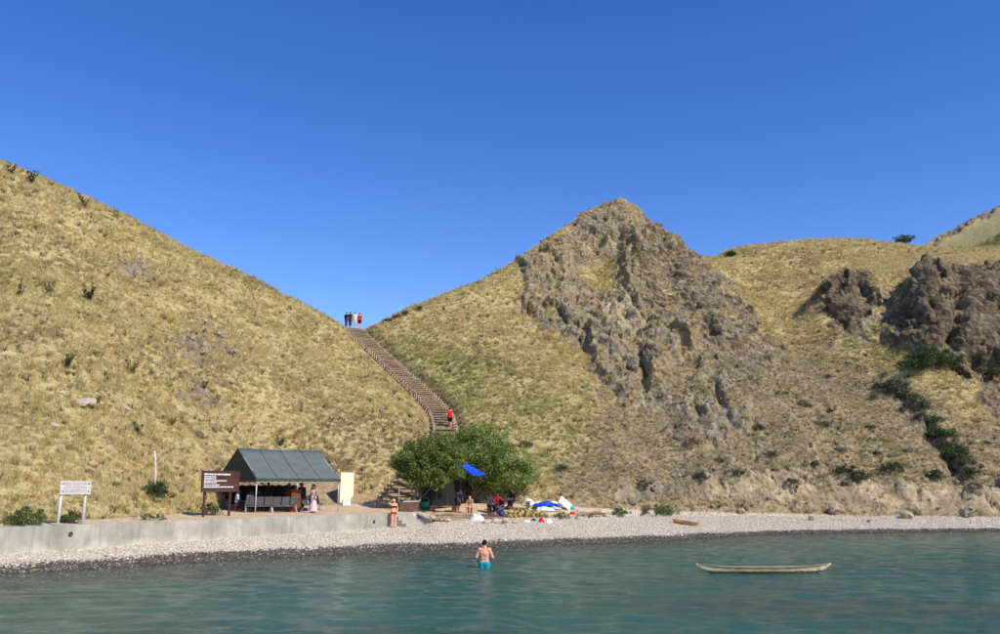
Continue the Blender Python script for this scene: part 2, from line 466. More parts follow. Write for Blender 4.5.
def normals(X, Y, Z):
    P = np.stack([X, Y, Z], -1)
    da = np.gradient(P, axis=0); dr = np.gradient(P, axis=1)
    N = np.cross(dr, da); N *= np.sign(N[..., 2:3] + 1e-9)
    return N / (np.linalg.norm(N, axis=-1, keepdims=True) + 1e-9)
N0 = normals(*[bil(np.asarray(t), az_g, r_g) for t in (crg * np.sin(cag), crg * np.cos(cag), HC)])
# lift along the normal: ledges, aretes, clefts
D = np.zeros(X.shape)
STRN = fbm(P3 / 1.4, 3, 333).reshape(X.shape)
def stroke(pts, amp, width, sharp=1.5, cond=near_hill):
    """raised (amp > 0) or cut (amp < 0) line; width in picture pixels at its own distance"""
    global D
    d = seg_dist(PX + wobx * .25, PY + woby * .25, pts)
    D += amp * np.clip(.55 + 1.3 * STRN, .05, 1.5) * np.exp(-(d / width) ** sharp) * cond * hw
def shelf(poly, amp, soft, cond=near_hill):
    """a mass of rock standing out of the slope with a fairly abrupt edge"""
    global D
    D += amp * region(poly, soft, (wobx * .45, woby * .45)) * cond * hw
shelf([(521, 268), (548, 255), (562, 280), (575, 310), (600, 338), (570, 342), (535, 318), (523, 300)], .75, 4)
shelf([(586, 338), (612, 326), (640, 345), (655, 395), (625, 400), (598, 372)], .9, 4)
shelf([(640, 345), (662, 330), (676, 345), (668, 385), (648, 395)], 1.4, 3.5)
shelf([(540, 254), (580, 216), (622, 197), (632, 215), (620, 238), (590, 243), (565, 258)], .25, 3)
shelf([(668, 398), (700, 385), (722, 410), (728, 448), (690, 450)], .5, 5)
shelf([(712, 378), (722, 372), (748, 405), (752, 440), (728, 420)], .5, 4)
stroke([(632, 236), (634, 262), (629, 288), (642, 313), (665, 336), (690, 352)], 2.4, 13, 1.3)
shelf([(566, 252), (600, 244), (620, 250), (622, 285), (600, 292), (578, 275)], -1.5, 9)
shelf([(640, 300), (660, 325), (690, 345), (735, 352), (700, 300), (660, 255)], -.8, 12)
FACE = region([(640, 214), (690, 248), (735, 292), (788, 352), (790, 372), (745, 368), (705, 345), (668, 332), (645, 300), (640, 262)], 7, WOB) * near_hill
stroke([(619, 226), (623, 240)], -2.2, 3)
stroke([(622, 255), (622, 285), (638, 318), (655, 336), (678, 352), (695, 362)], -1.2, 3.5)
stroke([(524, 283), (523, 302), (530, 310)], -1.1, 3)
stroke([(586, 352), (588, 338), (597, 330)], -1.1, 3)
stroke([(644, 352), (642, 372), (645, 388)], -1.2, 3)
stroke([(650, 391), (655, 396)], -2.4, 5)
stroke([(716, 384), (720, 402), (724, 408)], -.9, 2.5)
stroke([(692, 402), (698, 420), (705, 436)], -.7, 2.5)
stroke([(700, 300), (716, 325), (730, 335)], -0.9, 3)
stroke([(660, 225), (700, 270), (740, 315), (775, 355)], 0.8, 10)
stroke([(645, 240), (690, 300), (740, 350)], -0.7, 5)
# dark bluffs
shelf([(820, 300), (845, 268), (890, 282), (882, 318), (850, 330)], .35, 9)
shelf([(890, 340), (898, 300), (924, 264), (948, 270), (960, 300), (950, 345), (915, 352)], 1.2, 6)
shelf([(958, 345), (962, 300), (975, 275), (1010, 268), (1140, 255), (1140, 362), (1010, 360), (972, 352)], 1.2, 6)
stroke([(922, 262), (905, 290), (890, 325)], -1.2, 4)
stroke([(960, 290), (955, 320), (948, 342)], -2.2, 3.5)
stroke([(825, 308), (838, 316)], -2.2, 6)
stroke([(912, 318), (940, 334)], -1.0, 3)
stroke([(925, 300), (945, 320)], -0.8, 3)
stroke([(880, 372), (905, 395), (930, 425), (950, 455), (968, 500)], -1.3, 11)
stroke([(872, 345), (885, 320), (900, 285)], -1.2, 7)
# caves at the foot of the clay
for a, b in (((790, 510), (806, 512)), ((824, 510), (832, 514)), ((872, 512), (886, 516)), ((905, 512), (914, 516)), ((968, 512), (976, 514)), ((735, 505), (742, 509))):
    stroke([a, b], -1.5, 3.2, 2.0)
rk = (ROCK * hw).ravel(); sel = np.where((rk > 0.04) & (PX.ravel() > -120) & (PX.ravel() < 1130))[0]
ps = Pf[sel]; wv = np.stack([fbm(ps / 1.8, 2, 80 + k) for k in range(3)], 1) * 0.5
# cells drawn out along the fall of the strata (down to the right), broken into small blocks
ax = np.array([.62, -.45, -.64]); ax /= np.linalg.norm(ax); along = ps @ ax
lay = ps - along[:, None] * ax * .62
A1, T1, E1 = facets(lay / 3.1 + wv, 3)
A2, T2, E2 = facets(lay / 1.15 + wv * 1.2, 8)
A3, T3, E3 = facets(ps / .5 + wv * 1.6, 14)
pd = (ps - along[:, None] * ax * .85)
cr2 = np.abs(fbm(pd / .9 + wv, 2, 97))
dks = DARK.ravel()[sel]
rr_ = A1 * .7 + T1 * 1.1 - np.clip(.10 - E1, 0, 1) * 2.2 + A2 * .42 + T2 * .55 - np.clip(.10 - E2, 0, 1) * 1.5 + (A3 * .24 + T3 * .34) + fbm(ps / .5, 3, 90) * .14 + fbm(ps / 3.6, 3, 95, ridged=True) * .35 - np.clip(.06 - cr2, 0, 1) * 4.5 * (1 - .6 * dks)
fcs = FACE.ravel()[sel]
B1, U1, G1 = facets(ps / 4.6 + wv * .6, 41)
rr_ = np.where(dks > .3, B1 * .8 + U1 * 1.5 - np.clip(.06 - G1, 0, 1) * 6 + A2 * .22 + T2 * .42 - np.clip(.06 - E2, 0, 1) * 1.6 + A3 * .12 + T3 * .18 + fbm(ps / .5, 3, 90) * .08 - .35, rr_)
rr_ = rr_ * (1 - .45 * fcs) - fcs * np.clip(.075 - cr2, 0, 1) * 3.0
rr_ = rr_ * (.74 + .12 * dks) * (1 - .5 * sstep(236, 212, PY.ravel()[sel]) * (1 - dks)) - .12
Drock = np.zeros(X.size); Drock[sel] = rr_ * rk[sel]; Drock = Drock.reshape(X.shape)
dd = DARK * .75

cs_ = np.where(((CLAY * hw).ravel() > .05) & (PX.ravel() > 500) & (PX.ravel() < 1140))[0]
pc = Pf[cs_] + np.stack([fbm(Pf[cs_] / 1.2, 2, 140 + k) for k in range(3)], 1) * .5; ac = pc @ ax
q1_, q2_, qi = worley((pc - ac[:, None] * ax * .7) / 1.5, 21); q3_, q4_, qj = worley(pc / .55, 22)
cl = np.zeros(X.size); cl[cs_] = (qi - .5) * .75 - np.clip(.14 - (q2_ - q1_), 0, 1) * 2.6 + (qj - .5) * .25 - np.clip(.12 - (q4_ - q3_), 0, 1) * .7
cl = cl.reshape(X.shape) * CLAY * hw + fbm(Pf / .7, 3, 130, ridged=True).reshape(X.shape) * .15 * CLAY * hw
D = D + Drock + cl
# silhouettes stay where they are: thin out the lift behind the crests only
X = X + N0[..., 0] * D * 1.0; Y = Y + N0[..., 1] * D; Z = Z + N0[..., 2] * D

# ---------------- staircase path pressed into the slope
STAIR_PX = [(353, 328.5), (362, 339), (374, 351), (388, 362), (402, 375), (416, 388), (429, 399), (439, 410), (444, 421), (443, 433)]
# plan of the two flights (world), upper from the saddle down, lower from the bend to the terrace
st_up = [at(353, 328, 90.3), at(372, 346, 86), at(402, 373.5, 81), at(430, 399, 75.5), at(442, 413, 72.5), at(446, 432, 69.3)]
st_lo = [at(446, 432, 69.3), at(432, 452, 65.5), at(412, 476, 61), at(393, 501.5, 56.8)]
def dense(pts, step=0.1):
    out = []
    for a, b in zip(pts[:-1], pts[1:]):
        n = max(1, int((b - a).length / step))
        out += [a.lerp(b, i / n) for i in range(n)]
    return out + [pts[-1]]
def smooth_path(pts, it=60):
    P = np.array([tuple(p) for p in dense(pts)])
    for _ in range(it):
        P[1:-1] = (P[:-2] + 2 * P[1:-1] + P[2:]) / 4
    return P
PATH_UP = smooth_path(st_up, 150); PATH_LO = smooth_path(st_lo, 150)
NEARP = np.zeros(X.shape)
for P, halfw in ((PATH_UP, 1.05), (PATH_LO, 1.25)):
    box = (X > P[:, 0].min() - 5) & (X < P[:, 0].max() + 5) & (Y > P[:, 1].min() - 5) & (Y < P[:, 1].max() + 5)
    ii = np.where(box)
    q = np.stack([X[ii], Y[ii]], 1); best = np.full(len(q), 1e9); bz = np.zeros(len(q))
    for s in range(0, len(P), 2):
        d = (q[:, 0] - P[s, 0]) ** 2 + (q[:, 1] - P[s, 1]) ** 2
        k = d < best; best = np.where(k, d, best); bz = np.where(k, P[s, 2], bz)
    w = sstep(halfw + .8, halfw, np.sqrt(best))
    tgt = np.where(P is PATH_LO, np.minimum(Z[ii], bz - .42), bz - .38)
    Z[ii] = Z[ii] * (1 - w) + tgt * w
    SOIL[ii] = np.maximum(SOIL[ii], w)
    NEARP[ii] = np.maximum(NEARP[ii], sstep(halfw + 3.0, halfw + 1.8, np.sqrt(best)))

G_X, G_Y, G_Z = X, Y, Z
N1 = normals(X, Y, Z)
DARK = np.maximum(DARK, FACE * .2 * (ROCK > .2))
steep = sstep(.66, .48, N1[..., 2]) * (r_g > Fr + .8) * near_hill * (1 - NEARP)      # nothing grows on what is too steep to hold soil
DARK = np.maximum(DARK, steep * sstep(.01, .12, DARK))
ROCK = np.maximum(ROCK, steep * (1 - CLAY) * (1 - np.clip(SOIL, 0, 1)))
PXf, PYf = project(X, Y, Z)
rng_dep = np.sqrt(X ** 2 + Y ** 2)
def ground(x, y):
    a = math.atan2(x, y); r = math.hypot(x, y)
    i = int(np.clip(np.searchsorted(AZ, a), 1, NA - 1)); j = int(np.clip(np.searchsorted(RD, r), 1, NR - 1))
    fa = (a - AZ[i - 1]) / (AZ[i] - AZ[i - 1]); fr = (r - RD[j - 1]) / (RD[j] - RD[j - 1])
    fa = min(max(fa, 0), 1); fr = min(max(fr, 0), 1)
    return float((G_Z[i - 1, j - 1] * (1 - fa) + G_Z[i, j - 1] * fa) * (1 - fr) + (G_Z[i - 1, j] * (1 - fa) + G_Z[i, j] * fa) * fr)
def on_ground(x, y, dz=0.0): return Vector((x, y, ground(x, y) + dz))
_land = rng_dep > 24
def hit(px, py, tol=2.2):
    """the first ground point seen at this pixel of the photograph"""
    m = (np.abs(PXf - px) < tol) & (np.abs(PYf - py) < tol) & _land
    k = np.where(m.ravel())[0]
    if not len(k): return hit(px, py + tol, tol * 1.6)
    k = k[np.argmin(rng_dep.ravel()[k])]
    return Vector((X.ravel()[k], Y.ravel()[k], Z.ravel()[k]))

# ---------------- materials of the ground
def ground_mat():
    m, nt, b, _ = new_mat('hillside')
    geo = nt.nodes.new('ShaderNodeNewGeometry'); pos = geo.outputs['Position']
    A = lambda n: nd(nt, 'ShaderNodeAttribute', attribute_name=n).outputs['Fac']
    n1 = noise_(nt, pos, 0.35, 5, .6); n2 = noise_(nt, pos, 3.2, 6, .65); n3 = noise_(nt, pos, 14, 4, .6)
    grass = ramp(nt, n2, [(.3, srgb(142, 126, 84)), (.5, srgb(188, 170, 118)), (.72, srgb(212, 194, 140))])
    soil = ramp(nt, n2, [(.3, srgb(132, 112, 80)), (.55, srgb(170, 150, 110)), (.75, srgb(192, 172, 132))])
    c = mixc(nt, ramp(nt, n1, [(.42, 0.05), (.62, 0.55)]), grass, soil)
    gr = ramp(nt, n2, [(.3, srgb(130, 122, 76)), (.7, srgb(192, 180, 122))])
    c = mixc(nt, math_(nt, 'MULTIPLY', A('green'), .8), c, gr)
    dry = ramp(nt, n2, [(.3, srgb(100, 84, 66)), (.55, srgb(150, 130, 102)), (.75, srgb(186, 166, 134))])
    c = mixc(nt, math_(nt, 'MULTIPLY', A('dry'), .8), c, dry)
    c = mixc(nt, A('soil'), c, ramp(nt, n2, [(.3, srgb(140, 116, 84)), (.7, srgb(186, 160, 122))]))
    vor = nd(nt, 'ShaderNodeTexVoronoi', {'Vector': pos, 'Scale': 2.2}); 
    rn = noise_(nt, pos, 1.1, 8, .68, .6)
    rock = ramp(nt, rn, [(.28, srgb(80, 71, 57)), (.43, srgb(126, 114, 94)), (.58, srgb(158, 145, 122)), (.78, srgb(196, 183, 156))])
    och = ramp(nt, noise_(nt, pos, .28, 5, .65), [(.46, 0.0), (.64, 0.75)])
    rock = mixc(nt, och, rock, ramp(nt, rn, [(.3, srgb(124, 102, 70)), (.55, srgb(172, 146, 104)), (.75, srgb(198, 176, 134))]))
    dark = ramp(nt, rn, [(.3, srgb(66, 56, 44)), (.5, srgb(112, 97, 77)), (.72, srgb(162, 144, 117))])
    rock = mixc(nt, A('dark'), rock, dark)
    rf = ramp(nt, math_(nt, 'ADD', A('rock'), math_(nt, 'MULTIPLY_ADD', n2, .7, -.35)), [(.3, 0.0), (.55, 1.0)])
    c = mixc(nt, rf, c, rock)
    clay = ramp(nt, rn, [(.28, srgb(134, 113, 84)), (.5, srgb(180, 160, 126)), (.7, srgb(208, 191, 158))])
    clay = mixc(nt, ramp(nt, noise_(nt, pos, .3, 4, .6), [(.5, 0.0), (.66, .6)]), clay, srgb(120, 108, 94))
    cf = ramp(nt, math_(nt, 'ADD', A('clay'), math_(nt, 'MULTIPLY_ADD', n2, .8, -.4)), [(.3, 0.0), (.6, 1.0)])
    c = mixc(nt, cf, c, clay)
    nt.links.new(c, b.inputs['Base Color'])
    b.inputs['Roughness'].default_value = .95; b.inputs['Specular IOR Level'].default_value = .12
    h = math_(nt, 'ADD', math_(nt, 'MULTIPLY', n2, .7), math_(nt, 'MULTIPLY', n3, .35))
    h = math_(nt, 'ADD', h, math_(nt, 'MULTIPLY', math_(nt, 'MULTIPLY', vor.outputs['Distance'], rf), .9))
    bump_(nt, b, h, .9, .3)
    return m
def beach_mat():
    m, nt, b, _ = new_mat('pebble_ground')
    geo = nt.nodes.new('ShaderNodeNewGeometry'); pos = geo.outputs['Position']
    v = nd(nt, 'ShaderNodeTexVoronoi', {'Vector': pos, 'Scale': 11.0})
    hs = nd(nt, 'ShaderNodeSeparateColor', {'Color': v.outputs['Color']}).outputs[0]
    c = ramp(nt, hs, [(.0, srgb(136, 122, 103)), (.4, srgb(184, 169, 146)), (.8, srgb(210, 196, 173)), (1, srgb(226, 215, 195))])
    wet = nd(nt, 'ShaderNodeAttribute', attribute_name='wet').outputs['Fac']
    wf = ramp(nt, math_(nt, 'ADD', wet, math_(nt, 'MULTIPLY_ADD', noise_(nt, pos, 1.6, 4, .6), .8, -.4)), [(.4, 0.), (.6, 1.)])
    c = mixc(nt, wf, c, ramp(nt, hs, [(.0, srgb(48, 42, 38)), (.6, srgb(84, 74, 66)), (1, srgb(140, 128, 116))]))
    sand = nd(nt, 'ShaderNodeAttribute', attribute_name='sand').outputs['Fac']
    n2 = noise_(nt, pos, 2.0, 6, .65)
    c = mixc(nt, sand, c, ramp(nt, n2, [(.3, srgb(176, 146, 108)), (.7, srgb(214, 190, 152))]))
    nt.links.new(c, b.inputs['Base Color'])
    nt.links.new(math_(nt, 'MULTIPLY_ADD', wf, -.45, .9), b.inputs['Roughness'])
    bump_(nt, b, math_(nt, 'MULTIPLY', v.outputs['Distance'], -1), .7, .06)
    return m
def bed_mat():
    m, nt, b, _ = new_mat('sea_bed')
    geo = nt.nodes.new('ShaderNodeNewGeometry'); pos = geo.outputs['Position']
    v = nd(nt, 'ShaderNodeTexVoronoi', {'Vector': pos, 'Scale': 4.0})
    hs = nd(nt, 'ShaderNodeSeparateColor', {'Color': v.outputs['Color']}).outputs[0]
    c = ramp(nt, hs, [(.0, srgb(70, 64, 52)), (.5, srgb(104, 96, 80)), (1, srgb(150, 140, 118))])
    nt.links.new(c, b.inputs['Base Color']); b.inputs['Roughness'].default_value = .8
    return m
M_HILL, M_BEACH, M_BED = ground_mat(), beach_mat(), bed_mat()

idx = np.arange(NA * NR).reshape(NA, NR)
quads = np.stack([idx[:-1, :-1], idx[1:, :-1], idx[1:, 1:], idx[:-1, 1:]], -1).reshape(-1, 4)
rc = (RD[:-1] + RD[1:])[None] / 2
cS, cW, cF = [(t[:-1] + t[1:]) / 2 for t in (Sr, Wr, Fr)]
reg = np.where(rc < cS - .6, 0, np.where(rc < cW, 1, np.where(rc < cF, 2, 3))).ravel()
ALLP = np.stack([X, Y, Z], -1).reshape(-1, 3)
WET = np.clip(sstep(.2, .05, Z), 0, 1) * (r_g < Wr)
SAND = np.where(r_g < Wr, 0.0, sstep(0.2, 1.2, r_g - Wr))
ATT = {'rock': ROCK, 'dark': DARK, 'clay': CLAY, 'dry': DRY, 'green': GREEN, 'soil': SOIL, 'wet': WET, 'sand': SAND}
def sub(name, which, mat, attrs):
    q = quads[reg == which]
    used = np.unique(q); remap = np.zeros(NA * NR, np.int64); remap[used] = np.arange(len(used))
    me = np_mesh(name, ALLP[used], remap[q][:, ::-1])
    for a in attrs: fattr(me, a, ATT[a].ravel()[used])
    me.materials.append(mat)
    o = link(bpy.data.objects.new(name, me)); o['kind'] = 'structure'
    return o
sub('seabed', 0, M_BED, ())
sub('beach', 1, M_BEACH, ('wet', 'sand'))
sub('terrace', 2, M_BEACH, ('wet', 'sand'))
hills = sub('hills', 3, M_HILL, ('rock', 'dark', 'clay', 'dry', 'green', 'soil'))
# ================================================================== sea
def water_mat():
    m, nt, b, out = new_mat('sea_water')
    geo = nt.nodes.new('ShaderNodeNewGeometry'); pos = geo.outputs['Position']
    dep = nd(nt, 'ShaderNodeAttribute', attribute_name='depth').outputs['Fac']
    stx = nd(nt, 'ShaderNodeMapping', {'Vector': pos, 'Scale': (.55, 1.0, 1.0), 'Rotation': (0, 0, R(-12))}).outputs[0]
    big = noise_(nt, stx, .16, 3, .55, .4)
    deepc = ramp(nt, dep, [(0.0, (.105, .105, .074)), (.10, (.080, .104, .078)), (.24, (.044, .118, .086)), (.55, (.026, .111, .080)), (1.0, (.016, .094, .070))])
    reef = mixc(nt, ramp(nt, big, [(.48, 0.0), (.66, .7)]), deepc, (.036, .068, .046))
    nt.links.new(reef, b.inputs['Base Color'])
    b.inputs['Roughness'].default_value = .13
    b.inputs['IOR'].default_value = 1.33
    w1 = noise_(nt, stx, 4.2, 4, .62, .3); w2 = noise_(nt, stx, 12, 3, .6, .2)
    h = math_(nt, 'ADD', math_(nt, 'MULTIPLY', w1, 1.0), math_(nt, 'MULTIPLY', w2, .36))
    bump_(nt, b, h, 1.0, .08)
    tr = nd(nt, 'ShaderNodeBsdfTransparent', {'Color': (.80, .93, .88, 1)})
    al = ramp(nt, dep, [(0.0, .10), (.05, .36), (.18, .78), (.36, .97), (1, 1.0)])
    mx = nd(nt, 'ShaderNodeMixShader', {'Fac': al})
    nt.links.new(tr.outputs[0], mx.inputs[1]); nt.links.new(b.outputs[0], mx.inputs[2])
    nt.links.new(mx.outputs[0], out.inputs['Surface'])
    return m
def build_sea():
    az = np.radians(np.concatenate([np.arange(-180, -48, 3.0), np.arange(-48, 48, .2), np.arange(48, 180.1, 3.0)]))
    rd = np.concatenate([np.arange(1, 12, .5), np.arange(12, 50, .16), np.arange(50, 78, .35), np.geomspace(78, 3000, 40)])
    a, r = np.meshgrid(az, rd, indexing='ij')
    x, y = r * np.sin(a), r * np.cos(a)
    rg = np.random.default_rng(3)
    z = np.zeros(x.shape)
    for k in range(26):
        lam = 0.5 * (1.13 ** k) if k < 16 else rg.uniform(.7, 2.0)
        th = R(250 + rg.uniform(-50, 50)); kk = 2 * math.pi / lam
        amp = .0052 * min(lam, 1.1) ** .75 * (1 if lam < 1.3 else .6)
        z += amp * np.sin(kk * (x * math.cos(th) + y * math.sin(th)) + rg.uniform(0, 6.28))
    wp = onz(484.5, 567.5, 0.0); dw = np.hypot(x - wp.x, y - wp.y)
    ring = .016 * np.cos(dw * 9.0) * np.exp(-dw / 1.0)          # rings spreading from the wading man
    mod = .8 + .25 * fbm(np.stack([x / 6, y / 6, x * 0], -1).reshape(-1, 3), 2, 7).reshape(x.shape)
    z = z * mod * np.clip(1.2 - r / 140, 0, 1) + ring
    s_r = np.interp(a, T_S[0], T_S[1])
    dep = np.clip(.095 * (s_r - r), 0, 3.2) / 3.2
    z = z * np.clip(.25 + (s_r - r) / 6, .2, 1)
    n1, n2 = a.shape; ix = np.arange(n1 * n2).reshape(n1, n2)
    q = np.stack([ix[:-1, :-1], ix[:-1, 1:], ix[1:, 1:], ix[1:, :-1]], -1)
    # water ends under the beach; nothing of it inside the hills
    rm = (rd[:-1] + rd[1:])[None] / 2; am = (a[:-1, :-1] + a[1:, 1:]) / 2
    keep = (rm < np.interp(am, T_S[0], T_S[1]) + 2.5) | (np.abs(am) > R(44)) | (rm > 300)
    q = q[keep]
    used = np.unique(q); remap = np.zeros(n1 * n2, np.int64); remap[used] = np.arange(len(used))
    P = np.stack([x, y, z], -1).reshape(-1, 3)
    me = np_mesh('sea', P[used], remap[q]); fattr(me, 'depth', dep.ravel()[used])
    me.materials.append(water_mat())
    o = link(bpy.data.objects.new('sea', me)); o['kind'] = 'structure'
    return o
build_sea()

# ================================================================== instanced ground cover
def proto_collection(name, meshes, mat):
    c = bpy.data.collections.new(name)
    for i, me in enumerate(meshes):
        me.materials.append(mat)
        c.objects.link(bpy.data.objects.new('%s_%02d' % (name, i), me))
    return c
def scatter(name, pts, rot, scl, tint, pick, coll, label, cat):
    """one 'stuff' object: points carrying rotation, size and tint, each showing one of the small shapes"""
    me = bpy.data.meshes.new(name); me.vertices.add(len(pts)); me.vertices.foreach_set('co', np.ascontiguousarray(pts, dtype=np.float32).ravel())
    for n, v in (('rot', rot), ('scl', scl)):
        a = me.attributes.new(n, 'FLOAT_VECTOR', 'POINT'); a.data.foreach_set('vector', np.ascontiguousarray(v, dtype=np.float32).ravel())
    a = me.attributes.new('pick', 'INT', 'POINT'); a.data.foreach_set('value', np.ascontiguousarray(pick, dtype=np.int32))
    cattr(me, 'tint', tint)
    o = link(bpy.data.objects.new(name, me)); tag(o, label, cat, kind='stuff')
    g = bpy.data.node_groups.new(name, 'GeometryNodeTree')
    g.interface.new_socket('Geometry', in_out='INPUT', socket_type='NodeSocketGeometry')
    g.interface.new_socket('Geometry', in_out='OUTPUT', socket_type='NodeSocketGeometry')
    gi, go = g.nodes.new('NodeGroupInput'), g.nodes.new('NodeGroupOutput')
    ci = g.nodes.new('GeometryNodeCollectionInfo'); ci.inputs['Collection'].default_value = coll
    ci.inputs['Separate Children'].default_value = True; ci.inputs['Reset Children'].default_value = True
    ip = g.nodes.new('GeometryNodeInstanceOnPoints'); ip.inputs['Pick Instance'].default_value = True
    mp = g.nodes.new('GeometryNodeMeshToPoints')
    def na(nm, t):
        n = g.nodes.new('GeometryNodeInputNamedAttribute'); n.data_type = t; n.inputs['Name'].default_value = nm; return n.outputs[0]
    g.links.new(gi.outputs[0], mp.inputs['Mesh']); g.links.new(mp.outputs[0], ip.inputs['Points'])
    g.links.new(ci.outputs[0], ip.inputs['Instance'])
    g.links.new(na('pick', 'INT'), ip.inputs['Instance Index']); g.links.new(na('rot', 'FLOAT_VECTOR'), ip.inputs['Rotation']); g.links.new(na('scl', 'FLOAT_VECTOR'), ip.inputs['Scale'])
    g.links.new(ip.outputs[0], go.inputs[0])
    md = o.modifiers.new('scatter', 'NODES'); md.node_group = g
    return o
def tint_mat(name, rough=.9, var=.25, spec=.15, transl=0.0, bump=0.0, scale=9):
    m, nt, b, out = new_mat(name)
    t = nd(nt, 'ShaderNodeAttribute', attribute_name='tint', attribute_type='INSTANCER').outputs['Color']
    tc = nt.nodes.new('ShaderNodeTexCoord')
    nz = noise_(nt, tc.outputs['Object'], scale, 3, .6)
    c = mixc(nt, 1.0, t, ramp(nt, nz, [(.3, 1 - var), (.7, 1.0)]), 'MULTIPLY')
    nt.links.new(c, b.inputs['Base Color']); b.inputs['Roughness'].default_value = rough; b.inputs['Specular IOR Level'].default_value = spec
    if transl:
        tl = nd(nt, 'ShaderNodeBsdfTranslucent', {'Color': c}); mx = nd(nt, 'ShaderNodeMixShader', {'Fac': transl})
        nt.links.new(b.outputs[0], mx.inputs[1]); nt.links.new(tl.outputs[0], mx.inputs[2]); nt.links.new(mx.outputs[0], out.inputs['Surface'])
    return m
def tuft_mesh(seed, n=26, h=.46, spread=.2, wid=.016):
    g = random.Random(seed); vs, fs = [], []
    for _ in range(n):
        a = g.uniform(0, 6.283); r0 = spread * .55 * math.sqrt(g.random()); hh = h * g.uniform(.5, 1.1)
        lean = g.uniform(.15, .85) * hh; la = a + g.uniform(-.7, .7)
        ca_, sa = math.cos(la), math.sin(la); bx, by = r0 * math.cos(a), r0 * math.sin(a)
        wa = g.uniform(0, 6.283); wx, wy = math.cos(wa) * wid, math.sin(wa) * wid
        b0 = len(vs)
        for t, w in ((0, 1), (.55, .85), (1, .12)):
            k = lean * t * t
            z = hh * (t - .22 * t * t * lean / hh)
            x, y = bx + ca_ * k, by + sa * k
            vs += [(x - wx * w, y - wy * w, z - .04), (x + wx * w, y + wy * w, z - .04)]
        fs += [(b0, b0 + 1, b0 + 3, b0 + 2), (b0 + 2, b0 + 3, b0 + 5, b0 + 4)]
    return np_mesh('tuft', np.array(vs), np.array(fs), smooth=False)

def sample_cells(dens):
    """random points in the cells of the ground grid; dens per square metre, one value per cell"""
    A, B, C_, D_ = [np.stack([t[s] for t in (G_X, G_Y, G_Z)], -1) for s in ((slice(0, -1), slice(0, -1)), (slice(1, None), slice(0, -1)), (slice(1, None), slice(1, None)), (slice(0, -1), slice(1, None)))]
    area = np.linalg.norm(np.cross(B - A, D_ - A), axis=-1)
    lam = (area * dens).ravel(); cnt = nrng.poisson(np.clip(lam, 0, 30))
    k = np.repeat(np.arange(len(cnt)), cnt); u, v = nrng.random(len(k))[:, None], nrng.random(len(k))[:, None]
    f = lambda t: t.reshape(-1, 3)[k]
    p = f(A) * (1 - u) * (1 - v) + f(B) * u * (1 - v) + f(C_) * u * v + f(D_) * (1 - u) * v
    return p, k
cell = lambda t: (t[:-1, :-1] + t[1:, 1:]) / 2
cPX, cPY, cR = cell(PXf), cell(PYf), cell(r_g)
view = np.stack([cell(X), cell(Y), cell(Z) - CAM_H], -1); view /= np.linalg.norm(view, axis=-1, keepdims=True)
facing = -(cell(N1) * view).sum(-1)
vis = (facing > -.12) & (cPX > -90) & (cPX < 1090) & (cR > 30) & (cR < 176)
onhill = (rc > cF) * 1.0
gN = cell(fbm(np.stack([X, Y, Z], -1).reshape(-1, 3) / 1.6, 3, 200).reshape(X.shape))
soilc, rockc, clayc, dryc, greenc = [cell(t) for t in (SOIL, ROCK, CLAY, DRY, GREEN)]
dens = onhill * vis * np.interp(cR, [30, 45, 70, 110, 176], [28, 25, 20, 14, 5]) * (1 - .9 * sstep(.3, .75, rockc) - .1 * sstep(.2, .6, cell(DARK))) * (1 - sstep(.2, .6, clayc) * .93) * (1 - np.clip(soilc, 0, 1) * .97) * (1 + .1 * dryc) * np.clip(.8 + gN * .8, .22, 1.15)
gp, gk = sample_cells(dens)
n = len(gp)
low = fbm(gp / 6.0, 3, 210); mid = fbm(gp / 1.3, 3, 220); rn_ = nrng.random(n)
straw = np.array(srgb(244, 228, 178)); gold = np.array(srgb(230, 205, 142)); olive = np.array(srgb(194, 187, 118)); brown = np.array(srgb(190, 167, 132)); grey = np.array(srgb(214, 201, 176)); leaf = np.array(srgb(104, 112, 56)); twig = np.array(srgb(84, 70, 54))
def mixv(a, b, t): return a * (1 - t[:, None]) + b * t[:, None]
tint = mixv(np.tile(gold, (n, 1)), straw, np.clip(.45 + mid * .8 + (rn_ - .5) * .5, 0, 1))
tint = mixv(tint, np.tile(brown, (n, 1)), np.clip(low * 1.2 + (nrng.random(n) - .7) * .7, 0, .65))
gg = np.clip(.09 * (1 - dryc.ravel()[gk]) + greenc.ravel()[gk] * (.8 + mid) + (nrng.random(n) > .94) * .8 + np.clip(-low - .2, 0, 1), 0, .85)
tint = mixv(tint, np.tile(olive, (n, 1)), gg)
dr_ = dryc.ravel()[gk]
dmix = mixv(mixv(np.tile(brown, (n, 1)), np.tile(grey, (n, 1)), nrng.random(n)), np.tile(olive * .8, (n, 1)), np.clip(.3 + low * 1.5 + (nrng.random(n) - .5) * .6, 0, .8))
tint = mixv(tint, dmix, dr_ * np.clip(.75 + mid * .6, 0, 1))
tint = mixv(tint, np.tile(leaf, (n, 1)), (nrng.random(n) > .985) * .9)
fr_ = (cR.ravel()[gk] > 150) & (greenc.ravel()[gk] > .2)
tint[fr_] = mixv(tint, np.tile(np.array(srgb(160, 158, 84)), (n, 1)), np.full(n, .75))[fr_]
tw = nrng.random(n) < np.clip(.045 + .14 * np.clip(low, 0, 1) + .07 * dr_, 0, 1)
tint = mixv(tint, np.tile(twig, (n, 1)), tw * nrng.uniform(.6, 1, n))
tint *= nrng.uniform(.75, 1.1, n)[:, None]
M_GRASS = tint_mat('dry_grass', .85, .10, .12, .4, scale=3)
tufts = proto_collection('grass_tuft', [tuft_mesh(s, 26, h, sp) for s, h, sp in ((1, .46, .2), (2, .38, .26), (3, .55, .18), (4, .3, .28), (5, .42, .22))], M_GRASS)
